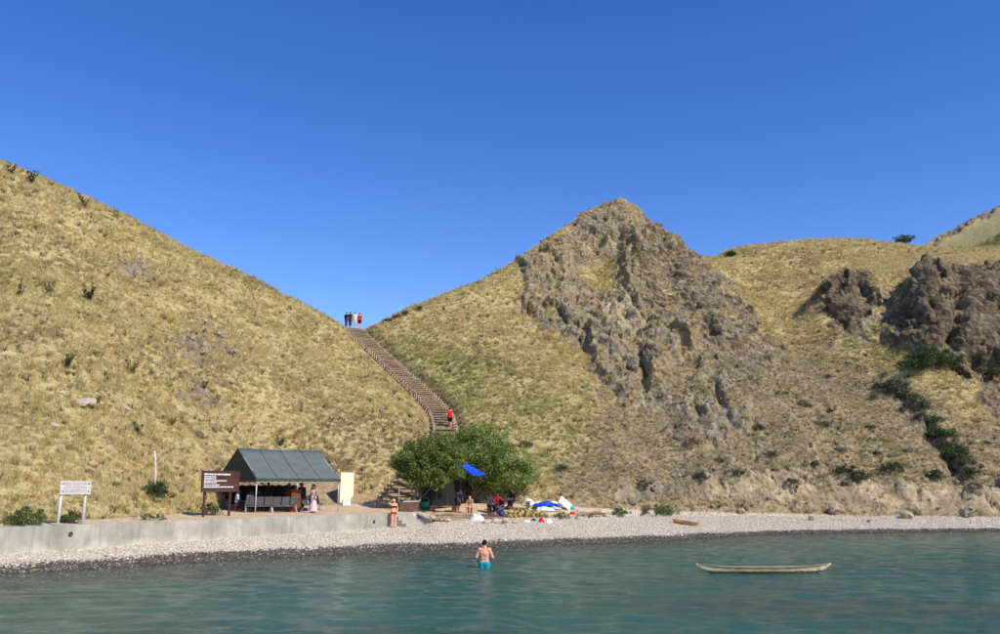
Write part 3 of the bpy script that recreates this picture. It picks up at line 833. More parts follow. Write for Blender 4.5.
rot = np.stack([nrng.normal(0, .12, n), nrng.normal(0, .12, n), nrng.uniform(0, 6.283, n)], 1)
sc = (nrng.uniform(.42, .95, n) * np.interp(cR.ravel()[gk], [30, 45, 80, 176], [.85, .9, 1.05, 1.35]) * (1 - .25 * dr_))[:, None] * np.array([1.1, 1.1, 1.0])
scatter('dry_grass', gp, rot, sc, tint, nrng.integers(0, 5, n), tufts, 'dry straw coloured grass tufts covering the hillsides', 'grass')
print('grass', n)

# pebbles of the beach
def pebble_mesh(seed):
    bm = bmesh.new(); bmesh.ops.create_icosphere(bm, subdivisions=1, radius=.5)
    g = random.Random(seed)
    for v in bm.verts: v.co *= g.uniform(.82, 1.15); v.co.z *= .62
    me = bpy.data.meshes.new('pebble'); bm.to_mesh(me); bm.free()
    me.polygons.foreach_set('use_smooth', np.ones(len(me.polygons), dtype=bool)); return me
M_PEB = tint_mat('pebbles', .7, .2, .3, scale=4)
pebs = proto_collection('beach_pebble', [pebble_mesh(s) for s in range(5)], M_PEB)
bd = (rc > cS - 3.0) & (rc < cW + np.where(np.degrees(az_g[:-1, :-1]) > -3.8, 1.0, -.25)) & (cPX > -90) & (cPX < 1090)
densp = bd * np.interp(cR, [25, 40, 75], [240, 180, 95]) * 1.0
pp, pk = sample_cells(densp); n = len(pp)
wetp = sstep(.18, .05, pp[:, 2] + fbm(pp / 1.2, 3, 230) * .05)
dryc_ = np.array([srgb(224, 212, 190), srgb(207, 192, 167), srgb(193, 175, 149), srgb(214, 200, 176), srgb(160, 146, 125)])
wetc_ = np.array([srgb(88, 77, 67), srgb(106, 94, 82), srgb(72, 64, 57), srgb(134, 120, 105), srgb(180, 168, 152)])
pickc = nrng.choice(5, n, p=[.3, .28, .16, .18, .08]); pickw = nrng.choice(5, n, p=[.3, .3, .2, .12, .08])
tint = mixv(dryc_[pickc], wetc_[pickw], (wetp > nrng.uniform(.1, .95, n)) * 1.0)
size = np.exp(nrng.normal(math.log(.048), .42, n)).clip(.025, .17)
scatter('pebbles', pp + np.array([0, 0, .012]), np.stack([nrng.normal(0, .3, n), nrng.normal(0, .3, n), nrng.uniform(0, 6.28, n)], 1), size[:, None] * nrng.uniform(.8, 1.25, (n, 3)), tint, nrng.integers(0, 5, n), pebs, 'pale rounded pebbles with a dark wet band by the water', 'pebbles')
print('pebbles', n)

# loose stones on the slopes
def stone_mesh(seed, sub=2):
    bm = bmesh.new(); bmesh.ops.create_icosphere(bm, subdivisions=sub, radius=.5)
    co = np.array([tuple(v.co) for v in bm.verts])
    f1, f2, ci = worley(co * 2.1 + seed * 7.7, seed); k = 1 + (ci - .5) * .5 - np.clip(.1 - (f2 - f1), 0, 1)
    k += fbm(co * 3 + seed, 2, seed) * .15
    for v, s in zip(bm.verts, k): v.co *= float(s)
    me = bpy.data.meshes.new('stone'); bm.to_mesh(me); bm.free(); return me
M_STONE = tint_mat('loose_stones', .9, .45, .15, scale=5)
stones = proto_collection('loose_stone', [stone_mesh(s) for s in range(6)], M_STONE)
denss = onhill * vis * (cR < 112) * (.05 + .15 * dryc + .7 * sstep(.12, .5, rockc) * (1 - .9 * cell(DARK)) + .3 * clayc) * (1 - soilc) * np.clip(.5 + gN * 2, 0.05, 2)
sp_, sk = sample_cells(denss); n = len(sp_)
dk = cell(DARK).ravel()[sk]
st1 = np.array([srgb(160, 148, 126), srgb(132, 120, 100), srgb(108, 97, 81), srgb(178, 164, 138)])[nrng.integers(0, 4, n)]
st1 = mixv(st1, st1 * .45, dk)
ss = np.exp(nrng.normal(math.log(.22), .45, n)).clip(.1, .7)
scatter('loose_stones', sp_, nrng.uniform(0, 6.28, (n, 3)), ss[:, None] * nrng.uniform(.7, 1.3, (n, 3)), st1, nrng.integers(0, 6, n), stones, 'grey loose stones scattered over the slopes and outcrops', 'stones')
print('stones', n)
# ================================================================== people: one continuous surface each
def surfnet(fn, lo, hi, h):
    lo, hi = np.array(lo, float), np.array(hi, float)
    n = np.maximum(3, np.ceil((hi - lo) / h).astype(int) + 1)
    ax = [lo[k] + h * np.arange(n[k]) for k in range(3)]
    g = np.stack(np.meshgrid(*ax, indexing='ij'), -1)
    F = fn(g.reshape(-1, 3)).reshape(n).astype(np.float32)
    ins = F < 0
    corners = [(i, j, k) for i in (0, 1) for j in (0, 1) for k in (0, 1)]
    sl = lambda c: tuple(slice(c[k], n[k] - 1 + c[k]) for k in range(3))
    cnt = sum(ins[sl(c)].astype(int) for c in corners)
    act = (cnt > 0) & (cnt < 8)
    if not act.any(): return np.zeros((0, 3)), np.zeros((0, 4), int)
    I = np.argwhere(act); vid = -np.ones(act.shape, int); vid[act] = np.arange(len(I))
    acc = np.zeros((len(I), 3)); m = np.zeros(len(I))
    for a in corners:
        for k in range(3):
            if a[k] == 0:
                b = list(a); b[k] = 1
                fa = F[I[:, 0] + a[0], I[:, 1] + a[1], I[:, 2] + a[2]]; fb = F[I[:, 0] + b[0], I[:, 1] + b[1], I[:, 2] + b[2]]
                s = (fa < 0) != (fb < 0); t = np.where(s, fa / (fa - fb + 1e-12), 0)
                p = np.tile(np.array(a, float), (len(I), 1)); p[:, k] += t
                acc += p * s[:, None]; m += s
    V = lo + h * (I + acc / m[:, None])
    Q = []
    for k in range(3):
        o1, o2 = (k + 1) % 3, (k + 2) % 3
        s0 = [slice(1, n[q] - 1) for q in range(3)]; s0[k] = slice(0, n[k] - 1); s1 = list(s0); s1[k] = slice(1, n[k])
        A, B = ins[tuple(s0)], ins[tuple(s1)]; ch = np.argwhere(A != B)
        if not len(ch): continue
        base = ch.copy(); 
        for q in range(3):
            if q != k: base[:, q] += 1
        sgn = A[ch[:, 0], ch[:, 1], ch[:, 2]]
        def cv(d1, d2):
            c = base.copy(); c[:, o1] -= d1; c[:, o2] -= d2; return vid[c[:, 0], c[:, 1], c[:, 2]]
        q4 = np.stack([cv(1, 1), cv(0, 1), cv(0, 0), cv(1, 0)], 1)
        q4[~sgn] = q4[~sgn][:, ::-1]; Q.append(q4)
    return V, np.concatenate(Q)
def cone(p, a, b, ra, rb):
    a, b = np.array(a, float), np.array(b, float); d = b - a
    t = np.clip(((p - a) @ d) / (d @ d + 1e-12), 0, 1)
    return np.linalg.norm(p - a - t[:, None] * d, axis=1) - (ra + (rb - ra) * t)
def ell(p, c, r):
    q = (p - np.array(c)) / np.array(r); l = np.linalg.norm(q, axis=1)
    return (l - 1) * min(r)
def smin(fs, k):
    out = fs[0]
    for f in fs[1:]:
        h = np.clip(.5 + .5 * (f - out) / k, 0, 1); out = f * (1 - h) + out * h - k * h * (1 - h)
    return out
STAND = dict(pel=(0, 0, .535), che=(0, .005, .735), nec=(0, .004, .845), hed=(0, -.012, .925),
             hl=(.05, 0, .52), hr=(-.05, 0, .52), kl=(.054, -.008, .285), kr=(-.054, -.008, .285), al=(.056, .008, .045), ar=(-.056, .008, .045),
             sl=(.103, .004, .808), sr=(-.103, .004, .808), el=(.138, .014, .638), er=(-.138, .014, .638), wl=(.15, -.03, .497), wr=(-.15, -.03, .497))
SIT = dict(STAND, pel=(0, 0, .29), che=(0, -.01, .49), nec=(0, -.025, .60), hed=(0, -.045, .68), hl=(.05, 0, .28), hr=(-.05, 0, .28), kl=(.065, -.235, .285), kr=(-.065, -.235, .285),
           al=(.065, -.225, .045), ar=(-.065, -.225, .045), sl=(.103, -.02, .565), sr=(-.103, -.02, .565), el=(.135, -.06, .41), er=(-.135, -.06, .41), wl=(.08, -.19, .36), wr=(-.08, -.19, .36))
M_SKIN = {'tan': simple('skin_tan', srgb(190, 128, 92), .55, .06), 'fair': simple('skin_fair', srgb(222, 160, 126), .55, .06), 'brown': simple('skin_brown', srgb(120, 80, 58), .55, .06)}
_cloth = {}
def cloth_mat(c):
    if c not in _cloth: _cloth[c] = simple('cloth_%02x%02x%02x' % c, srgb(*c), .9, .12, 9)
    return _cloth[c]
M_EYE = simple('eye', (.02, .015, .012), .3, .02); M_LIP = simple('lip', srgb(150, 78, 70), .6, .05)
def person(label, loc, rz, H=1.68, pose=None, base=STAND, skin='tan', hair=(26, 20, 17), hair_len=0, wear=(), vox=.02, female=False, group=None, lean=0.0):
    J = dict(base); J.update(pose or {}); J = {k: np.array(v, float) * H for k, v in J.items()}
    root = empty('person', loc, rz); tag(root, label, 'person', group)
    sh = .93 if female else 1.0
    for s in 'lr': J['s' + s][0] *= sh
    def torso(p, inf=0.0):
        e = lambda v: v * H + inf
        pl, ch, nk = J['pel'], J['che'], J['nec']; mid = pl * .5 + ch * .5
        lat = np.array([1., 0, 0]); 
        L = [cone(p, pl - lat * .042 * H, pl + lat * .042 * H, e(.068), e(.068))]
        for s in (-1, 1):
            L.append(cone(p, pl + lat * s * .034 * H, mid + lat * s * .026 * H, e(.062), e(.05 if female else .056)))
            L.append(cone(p, mid + lat * s * .028 * H, ch + lat * s * .045 * H, e(.052 if female else .058), e(.06)))
        L.append(cone(p, J['sl'] * .86 + ch * .14, J['sr'] * .86 + ch * .14, e(.046), e(.046)))
        L.append(cone(p, ch, nk, e(.07), e(.036)))
        if female:
            for s in (-1, 1): L.append(ell(p, ch + np.array([s * .04, -.045, -.005]) * H, np.array([.036, .034, .036]) * H + inf))
        return L
    def arm(p, s, inf=0.0, t=2.0):
        S, E, W = J['s' + s], J['e' + s], J['w' + s]; e = lambda v: v * H + inf
        f = 1.0 if not female else .85
        if t <= 1: return [cone(p, S, S + (E - S) * t, e(.036 * f), e(.036 * f - .006 * t))]
        out = [cone(p, S, E, e(.034 * f), e(.026 * f))]
        if t > 1: out.append(cone(p, E, E + (W - E) * min(1, t - 1), e(.027 * f), e(.019 * f)))
        return out
    def leg(p, s, inf=0.0, t=2.0):
        Hh, K, A = J['h' + s], J['k' + s], J['a' + s]; e = lambda v: v * H + inf
        if t <= 1: return [cone(p, Hh, Hh + (K - Hh) * t, e(.062), e(.062 - .02 * t))]
        out = [cone(p, Hh, K, e(.06), e(.036))]
        c = K * .68 + A * .32 + np.array([0, .012 * H, 0])
        if t > 1.5 or True:
            b = K + (A - K) * min(1, t - 1)
            out += [cone(p, K, c, e(.035), e(.036)), cone(p, c, b, e(.036), e(.022))]
        return out
    def foot(p, s, inf=0.0):
        A = J['a' + s]; fw = np.array([0.02 if s == 'l' else -.02, -1, 0]); e = lambda v: v * H + inf
        hb = A + np.array([0, .012, -.022]) * H; tb = A + fw * .095 * H + np.array([0, 0, -.03]) * H
        return [cone(p, A, hb, e(.022), e(.022)), cone(p, hb, tb, e(.021), e(.014))]
    hd, nk = J['hed'], J['nec']
    def head(p, inf=0.0):
        r = lambda *v: np.array(v) * H + inf
        return [ell(p, hd + np.array([0, .006, .012]) * H, r(.045, .057, .058)), ell(p, hd + np.array([0, -.014, -.03]) * H, r(.034, .04, .042)),
                cone(p, nk, hd, .032 * H + inf, .034 * H + inf)]
    def body(p):
        L = torso(p)
        for s in 'lr': L += arm(p, s) + leg(p, s) + foot(p, s)
        L += head(p)
        L += [ell(p, hd + np.array([0, -.057, -.012]) * H, np.array([.008, .014, .014]) * H)]
        L += [ell(p, hd + np.array([s * .046, .006, -.008]) * H, np.array([.008, .014, .02]) * H) for s in (-1, 1)]
        for s in 'lr':
            d = J['w' + s] - J['e' + s]; d /= np.linalg.norm(d)
            L.append(cone(p, J['w' + s], J['w' + s] + d * .05 * H, .017 * H, .02 * H))
        return smin(L, .018 * H)
    pts = np.array(list(J.values())); lo = pts.min(0) - .14 * H; hi = pts.max(0) + .14 * H
    V, Q = surfnet(body, lo, hi, vox * H / 1.68)
    V, Q = V.tolist(), Q.tolist()
    # five fingers to each hand
    for s in 'lr':
        d = J['w' + s] - J['e' + s]; d /= np.linalg.norm(d)
        side = np.cross(d, np.array([1., 0, 0]) * (1 if s == 'l' else -1)); side /= (np.linalg.norm(side) + 1e-9); nrm = np.cross(side, d)
        palm = J['w' + s] + d * .05 * H
        for i, (off, ln) in enumerate(((-.015, .043), (-.005, .05), (.005, .047), (.015, .037), (-.02, .035))):
            th = i == 4
            o = palm + side * off * H - (d * .028 * H if th else 0)
            dd = d * .75 - side * .65 if th else d
            mb = MB(); p1 = o + dd * ln * .5 * H; p2 = o + dd * ln * .95 * H + nrm * .012 * H
            mb.tube([o, p1, p2], [.0062 * H, .0056 * H, .0042 * H], 5)
            b = len(V); V += [list(q) for q in mb.v]
            for q in mb.f: Q.append([i_ + b for i_ in q])
    me = bpy.data.meshes.new('body'); me.from_pydata([tuple(v) for v in V], [], [tuple(q) for q in Q]); me.update()
    me.polygons.foreach_set('use_smooth', np.ones(len(me.polygons), dtype=bool)); me.materials.append(M_SKIN[skin])
    body_o = link(bpy.data.objects.new('body', me), root)
    def piece(name, fn, col, vx=None):
        v, q = surfnet(fn, lo, hi, (vx or vox) * H / 1.68)
        if not len(q): return
        m_ = np_mesh(name, v, q); m_.materials.append(cloth_mat(col)); link(bpy.data.objects.new(name, m_), root)
    up = J['nec'] - J['pel']; upl = np.linalg.norm(up); up = up / upl
    hgt = lambda p: ((p - J['pel']) @ up) / upl          # 0 at the pelvis, 1 at the base of the neck
    for w in wear:
        kind, col = w[0], w[1]; t = w[2] if len(w) > 2 else None
        inf = .014 * H / 1.68
        if kind == 'shirt':      # t: sleeve length
            piece('shirt', lambda p: np.maximum(smin(torso(p, inf) + arm(p, 'l', inf, t or .8) + arm(p, 'r', inf, t or .8), .02), np.maximum(-(hgt(p) + .12), hgt(p) - .97) * .3), col)
        elif kind == 'shorts' or kind == 'trousers':
            tt_ = t or (.75 if kind == 'shorts' else 1.92)
            piece(kind, lambda p: np.maximum(smin(torso(p, inf * .8)[:3] + leg(p, 'l', inf * 1.3, tt_) + leg(p, 'r', inf * 1.3, tt_), .02), (hgt(p) - .14) * .3), col)
        elif kind == 'dress':
            A = (J['al'] + J['ar']) / 2; tip = J['pel'] + (A - J['pel']) * (t or .97)
            piece('dress', lambda p: np.maximum(smin(torso(p, inf) + [cone(p, J['pel'], tip, .085 * H, .15 * H)], .03), np.maximum(hgt(p) - .9, -(p[:, 2] - tip[2]) / .35) * .35), col)
        elif kind == 'bra':
            piece('bikini_top', lambda p: np.maximum(smin(torso(p, .011), .02), (np.abs(hgt(p) - .6) - .1) * .3), col)
        elif kind == 'briefs':
            piece('bikini_bottom', lambda p: np.maximum(smin(torso(p, .011)[:3] + leg(p, 'l', .011, .12) + leg(p, 'r', .011, .12), .02), (np.abs(hgt(p) + .06) - .13) * .3), col)
        elif kind == 'hat':
            piece('hat', lambda p: np.minimum(np.maximum(ell(p, hd + np.array([0, .006, .02]) * H, np.array([.056, .068, .062]) * H), -(p[:, 2] - hd[2] - .02 * H)),
                                              np.maximum(np.linalg.norm(p[:, :2] - hd[:2], axis=1) - .1 * H, np.abs(p[:, 2] - hd[2] - .026 * H) - .008 * H)), col)
        elif kind == 'shoes':
            piece('shoes', lambda p: np.minimum(smin(foot(p, 'l', .008), .01), smin(foot(p, 'r', .008), .01)), col)
    def hairf(p):
        q = p - hd
        f = smin([ell(p, hd + np.array([0, .012, .018]) * H, np.array([.052, .06, .06]) * H)], .01)
        f = np.maximum(f, -(q[:, 1] * .75 + q[:, 2] * .7 + .012 * H))          # leaves the face free
        if hair_len: f = smin([f, cone(p, hd + np.array([0, .04, 0]) * H, hd + np.array([0, .055, -hair_len]) * H, .034 * H, .022 * H)], .02)
        return f
    piece('hair', hairf, hair, min(vox, .016))
    for s in (-1, 1):
        mb = MB(); c = Vector(hd + np.array([s * .018, -.05, .0]) * H); mb.box(c, (.012 * H, .008 * H, .007 * H)); mb.build('eye', M_EYE, body_o, bevel=.002)
    mb = MB(); mb.box(Vector(hd + np.array([0, -.05, -.036]) * H), (.024 * H, .008 * H, .006 * H)); mb.build('mouth', M_LIP, body_o)
    return root

ter = lambda px, py: onz(px, py, 1.3)
def stand_on(px, py, z=None):
    p = onz(px, py, z) if z is not None else onz(px, py, 1.3)
    return on_ground(p.x, p.y)
# swimmer, seen from behind, in water to the hips
pm = onz(484.5, 567.5, 0.0)
person('bare backed man in turquoise swim shorts wading hip deep in the sea', (pm.x, pm.y, -.80), math.pi + R(-6), 1.76,
       dict(el=(.165, .02, .66), er=(-.165, .02, .66), wl=(.135, -.09, .56), wr=(-.135, -.09, .56)), skin='fair', hair=(20, 16, 14), wear=(('shorts', (24, 150, 165), .7),), vox=.014)
_pb = WA.lerp(WB, 1.0) + wdir * .75 + Vector((wdir.y, -wdir.x, 0)) * .62; pb = Vector((_pb.x, _pb.y, ground(_pb.x, _pb.y)))
person('woman in a bikini on the pebbles before the wall, one hand raised to her head', pb, R(8), 1.66,
       dict(er=(-.185, -.05, .83), wr=(-.085, -.075, .925), el=(.14, .03, .66), wl=(.115, -.06, .56), kl=(.05, -.02, .285), al=(.045, -.02, .045)),
       skin='fair', hair=(196, 160, 110), hair_len=.1, wear=(('bra', (30, 24, 26)), ('briefs', (170, 78, 62)), ('shoes', (40, 44, 70))), vox=.014, female=True)
pk_ = ter(313, 513.8)
person('woman in a long pale pink dress stepping out from under the tent', on_ground(pk_.x, pk_.y), R(-35), 1.62,
       dict(el=(.15, -.03, .66), wl=(.18, -.12, .55), er=(-.16, .0, .65), wr=(-.2, -.06, .53)), skin='brown', hair=(22, 18, 18), hair_len=.06, wear=(('dress', (232, 192, 200)),), female=True, vox=.016)
# ================================================================== materials of the built things
M_CONC = None
def concrete_mat():
    m, nt, b, _ = new_mat('weathered_concrete')
    geo = nt.nodes.new('ShaderNodeNewGeometry'); pos = geo.outputs['Position']
    n1 = noise_(nt, pos, .8, 6, .6); st = nd(nt, 'ShaderNodeMapping', {'Vector': pos, 'Scale': (2.2, 2.2, .35)}).outputs[0]
    n2 = noise_(nt, st, 1.6, 5, .65); n3 = noise_(nt, pos, 18, 4, .6)
    c = ramp(nt, n1, [(.3, srgb(134, 130, 114)), (.5, srgb(164, 158, 141)), (.7, srgb(194, 186, 168))])
    c = mixc(nt, ramp(nt, n2, [(.48, 0.), (.68, .6)]), c, srgb(112, 110, 96))
    c = mixc(nt, math_(nt, 'MULTIPLY', n3, .25), c, srgb(196, 190, 174))
    zz = nd(nt, 'ShaderNodeSeparateXYZ', {'Vector': pos}).outputs[2]
    lowz = math_(nt, 'ADD', math_(nt, 'MULTIPLY_ADD', zz, -1.3, .95), math_(nt, 'MULTIPLY_ADD', noise_(nt, pos, .55, 5, .65), 1.6, -.8))
    c = mixc(nt, ramp(nt, lowz, [(.3, 0.), (.75, .6)]), c, srgb(206, 202, 188))
    nt.links.new(c, b.inputs['Base Color']); b.inputs['Roughness'].default_value = .9
    bump_(nt, b, math_(nt, 'ADD', n3, n1), .5, .03); return m
M_CONC = concrete_mat()
M_WOODG = simple('weathered_grey_wood', srgb(214, 206, 196), .85, .14, 5, .01, stretch=(1, 1, 8))
M_WOODB = simple('dark_brown_board', srgb(84, 52, 45), .6, .16, 4, .004, stretch=(1, 4, 1))
M_POSTB = simple('brown_post', srgb(84, 52, 42), .8, .2, 5, .01)
M_STEP = simple('stair_log_wood', srgb(150, 130, 106), .9, .25, 5, .012, stretch=(1, 4, 4))
M_STRING = simple('stair_stringer_wood', srgb(196, 176, 146), .9, .22, 4, .01)
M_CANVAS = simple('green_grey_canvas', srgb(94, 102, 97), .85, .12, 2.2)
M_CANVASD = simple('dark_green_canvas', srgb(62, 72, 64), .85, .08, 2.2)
M_LACE = simple('pale_lace_trim', srgb(216, 206, 182), .9, .06)
M_STEEL = simple('galvanised_pole', srgb(196, 198, 198), .45, .06, 6, metal=.3)
M_CHAIR = simple('grey_metal_seat', srgb(98, 98, 102), .5, .08, 6, metal=.4)
M_CAB = simple('varnished_brown_wood', srgb(124, 66, 36), .5, .18, 3, .003, stretch=(4, 4, 1))
M_YEL = simple('pale_yellow_sheet', srgb(250, 244, 190), .6, .04, 1.2, col2=srgb(244, 240, 206))
M_WHITE = simple('white_plastic', srgb(228, 228, 226), .6, .06)
M_PRINT = simple('white_paint', srgb(240, 238, 236), .7, .04)
M_FADED = simple('faded_grey_print', srgb(150, 144, 140), .8, .15)
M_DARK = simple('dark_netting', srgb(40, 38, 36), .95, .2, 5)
M_BLACK = simple('black_iron', srgb(30, 28, 28), .7, .1)
M_LOG = simple('driftwood', srgb(160, 136, 108), .9, .25, 4, .02, stretch=(1, 1, 1))
M_LOGD = simple('brown_log', srgb(112, 88, 66), .9, .25, 4, .02)

# ------------------------------------------------------------------ concrete wall with mooring rings
perp = Vector((wdir.y, -wdir.x, 0))           # from the wall towards the water
def along_px(px):
    """point of the wall line seen at this column"""
    k = (px - 500) / (FPX * 1.0)
    t = 0.0
    for _ in range(30):
        p = WA + wdir * t; q = project(p.x, p.y, 1.3)[0]; t += (px - q) * .02
    return WA + wdir * t, t
_, t_end = along_px(394)
T0 = -16.0
wall = empty('retaining_wall', (WA.x, WA.y, 0), math.atan2(wdir.y, wdir.x)); tag(wall, 'long low grey concrete retaining wall between the pebbles and the terrace', 'wall')
L = t_end - T0
segs = 9
for i in range(segs):
    a, b = T0 + L * i / segs, T0 + L * (i + 1) / segs - .004
    MB().box(((a + b) / 2, -.02, .28), (b - a, .42, 2.04)).build('concrete_bay', M_CONC, wall, bevel=.006)
for px, z in ((68, .95), (371, .86)):
    _, t = along_px(px); mb = MB()
    mb.tube([Vector((t + .065 * math.cos(q), -.27, z + .065 * math.sin(q))) for q in np.linspace(0, 2 * math.pi, 13)], .022, 6)
    mb.tube([(t, -.22, z + .065), (t, -.30, z + .065)], .02, 6).build('mooring_ring', M_BLACK, wall)
# steps from the terrace down to the pebbles
cs = empty('concrete_steps', tuple(WA + wdir * (t_end + .02) - Vector((0, 0, WA.z))), math.atan2(wdir.y, wdir.x))
tag(cs, 'short flight of grey concrete steps at the end of the retaining wall', 'steps')
for i in range(5):
    h = 1.28 - .19 * i; d0 = -.25 + .30 * i
    MB().box((.85, -(d0 + .15), h / 2 - .3), (1.7 + .0 * i, .30, h + .6)).build('step', M_CONC, cs, bevel=.015)

# ------------------------------------------------------------------ timber staircase up to the saddle
def offset_dirs(P):
    d = np.gradient(P[:, :2], axis=0); d /= np.linalg.norm(d, axis=1, keepdims=True) + 1e-9
    return np.stack([d[:, 1], -d[:, 0]], 1), d
stair = empty('timber_staircase', tuple(PATH_LO[-1])); tag(stair, 'long weathered log staircase climbing the gully to the saddle', 'staircase')
Minv = stair.location
def stair_flight(P, width, rise):
    """a tread at each rise, logs along both sides"""
    nrm, dr = offset_dirs(P)
    z = P[:, 2]; k0 = z[-1]; count = int((z[0] - z[-1]) / rise)
    for i in range(count + 1):
        zz = k0 + i * rise
        j = int(np.argmin(np.abs(z - zz)))
        c = Vector((P[j, 0], P[j, 1], zz)) - Minv; a = math.atan2(nrm[j, 1], nrm[j, 0])
        w = width * rnd.uniform(.95, 1.08)
        mb = MB(); rm = rotz(a) @ Matrix.Rotation(rnd.uniform(-.02, .02), 3, 'Y')
        mb.box(c + Vector((rnd.uniform(-.05, .05), 0, .02)), (w, .30, .085), rm, jit=.012)
        mb.build('tread', M_STEP, stair)
        for s in (-1, 1):
            e = c + rm @ Vector((s * (width / 2 + .03), .0, .0))
            MB().tube([e + Vector((0, 0, -.34)), e + Vector((rnd.uniform(-.02, .02), 0, .17 + rnd.uniform(-.04, .05)))], [.06, .05], 6).build('stake', M_STRING, stair)
    for s in (-1, 1):
        pts = [Vector((P[j, 0] + s * nrm[j, 0] * (width / 2 - .1), P[j, 1] + s * nrm[j, 1] * (width / 2 - .1), P[j, 2] - .10)) - Minv for j in range(0, len(P), 12)]
        MB().tube(pts, .075, 6).build('stringer', M_STRING, stair, smooth=True)
stair_flight(PATH_UP, 1.85, .24)
stair_flight(PATH_LO[12:], 2.35, .26)

# ------------------------------------------------------------------ marquee on the terrace
tFL, tFR = ter(255, 514.6), ter(337.6, 512.8)
tu = (tFR - tFL); tL = tu.length; tu.normalize(); tv = Vector((-tu.y, tu.x, 0)); tD = 5.2
tent = empty('gable_tent', (tFL.x, tFL.y, 1.3), math.atan2(tu.y, tu.x)); tag(tent, 'open sided gable tent with grey green canvas roof on the terrace', 'tent')
EH, RH = at(255, 478.2, tFL.y).z - 1.3, 3.78
def sheet(quads, th, name, mat, parent):
    mb = MB(); 
    for q in quads:
        q = [Vector(p) for p in q]; nn = (q[1] - q[0]).cross(q[2] - q[0]).normalized() * th; k = len(q)
        mb.add(q + [p - nn for p in q], [tuple(range(k)), tuple(range(2 * k - 1, k - 1, -1))] + [(i, i + k, (i + 1) % k + k, (i + 1) % k)[::-1] for i in range(k)])
    return mb.build(name, mat, parent)
def roof_panel(y0, z0, y1, z1, nx=16, ny=6, sag=.09):
    V, F = [], []
    for i in range(nx + 1):
        for j in range(ny + 1):
            s, t = i / nx, j / ny
            x = -.08 + (tL + .16) * s
            z = z0 + (z1 - z0) * t - sag * math.sin(math.pi * t) * (.5 + .5 * abs(math.sin(math.pi * 3 * s))) - .03 * math.sin(math.pi * s)
            V.append((x, y0 + (y1 - y0) * t, z))
    for i in range(nx):
        for j in range(ny):
            a = i * (ny + 1) + j; F.append((a, a + ny + 1, a + ny + 2, a + 1))
    return V, F
for (y0, y1) in ((-.1, tD / 2), (tD + .1, tD / 2)):
    V, F = roof_panel(y0, EH, y1, RH); o = MB().add(V, F).build('roof_panel', M_CANVAS, tent, smooth=True)
    so = o.modifiers.new('thick', 'SOLIDIFY'); so.thickness = .012
    for k in (4, 8, 12):
        V2 = [Vector(v) + Vector((dx_, 0, .012)) for v in V[k * 7:k * 7 + 7] for dx_ in (-.025, .025)]
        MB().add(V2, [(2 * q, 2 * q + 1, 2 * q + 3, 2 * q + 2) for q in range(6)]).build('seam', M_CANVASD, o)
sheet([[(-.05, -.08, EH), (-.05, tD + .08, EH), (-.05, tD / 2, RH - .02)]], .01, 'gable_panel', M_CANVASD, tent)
def valance(p0, p1, n, name='valance'):
    p0, p1 = Vector(p0), Vector(p1); V, F, V2, F2 = [], [], [], []
    m = n * 6; d = (p1 - p0).normalized(); nn = Vector((-d.y, d.x, 0)) * .012
    for i in range(m + 1):
        t = i / m; drop = .16 + .055 * abs(math.sin(math.pi * n * t)); c = p0.lerp(p1, t)
        V += [c, c - Vector((0, 0, drop))]
        e = c + nn - Vector((0, 0, drop - .0)); V2 += [e + Vector((0, 0, .018)), e - Vector((0, 0, .03))]
    for i in range(m):
        F.append((2 * i, 2 * i + 1, 2 * i + 3, 2 * i + 2)); F2.append((2 * i, 2 * i + 1, 2 * i + 3, 2 * i + 2))
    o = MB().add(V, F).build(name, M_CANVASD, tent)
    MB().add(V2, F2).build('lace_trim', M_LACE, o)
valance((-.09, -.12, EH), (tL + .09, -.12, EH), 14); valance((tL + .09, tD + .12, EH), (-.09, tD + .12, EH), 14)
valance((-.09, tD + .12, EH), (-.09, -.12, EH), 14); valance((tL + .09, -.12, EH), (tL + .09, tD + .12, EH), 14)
for x in (0, tL):
    for y in (0, tD):
        gx = tent.matrix_basis @ Vector((x, y, 0)); zb = ground(gx.x, gx.y) - 1.3 - .1
        MB().tube([(x, y, min(zb, EH - .6)), (x, y, EH)], .032, 8).build('pole', M_STEEL, tent, smooth=True)
    for y in (0, tD): MB().tube([(x, y, EH), (x, tD / 2, RH - .06)], .025, 6).build('rafter', M_STEEL, tent)
MB().tube([(0, tD / 2, RH - .06), (tL, tD / 2, RH - .06)], .028, 6).build('ridge_pole', M_STEEL, tent)
for y in (0, tD): MB().tube([(0, y, EH - .03), (tL, y, EH - .03)], .024, 6).build('eave_pole', M_STEEL, tent)

# dark cloth hung along the back of the tent
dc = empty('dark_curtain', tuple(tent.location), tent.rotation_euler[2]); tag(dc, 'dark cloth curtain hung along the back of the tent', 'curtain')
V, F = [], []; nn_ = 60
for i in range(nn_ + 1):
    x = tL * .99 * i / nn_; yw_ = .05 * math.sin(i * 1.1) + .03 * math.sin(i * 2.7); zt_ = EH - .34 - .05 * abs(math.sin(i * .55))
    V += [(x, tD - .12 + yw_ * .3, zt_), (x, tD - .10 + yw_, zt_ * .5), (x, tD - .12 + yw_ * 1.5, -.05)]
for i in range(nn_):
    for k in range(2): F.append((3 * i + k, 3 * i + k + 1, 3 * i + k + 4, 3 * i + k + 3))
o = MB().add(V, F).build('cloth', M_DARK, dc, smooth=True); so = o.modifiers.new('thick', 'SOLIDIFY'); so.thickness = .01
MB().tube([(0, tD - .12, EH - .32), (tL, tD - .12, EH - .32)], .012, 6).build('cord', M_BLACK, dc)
def tloc(x, y, z=0.0):
    p = tent.matrix_basis @ Vector((x, y, 0)); return Vector((p.x, p.y, ground(p.x, p.y) + z))
trz = math.atan2(tu.y, tu.x)
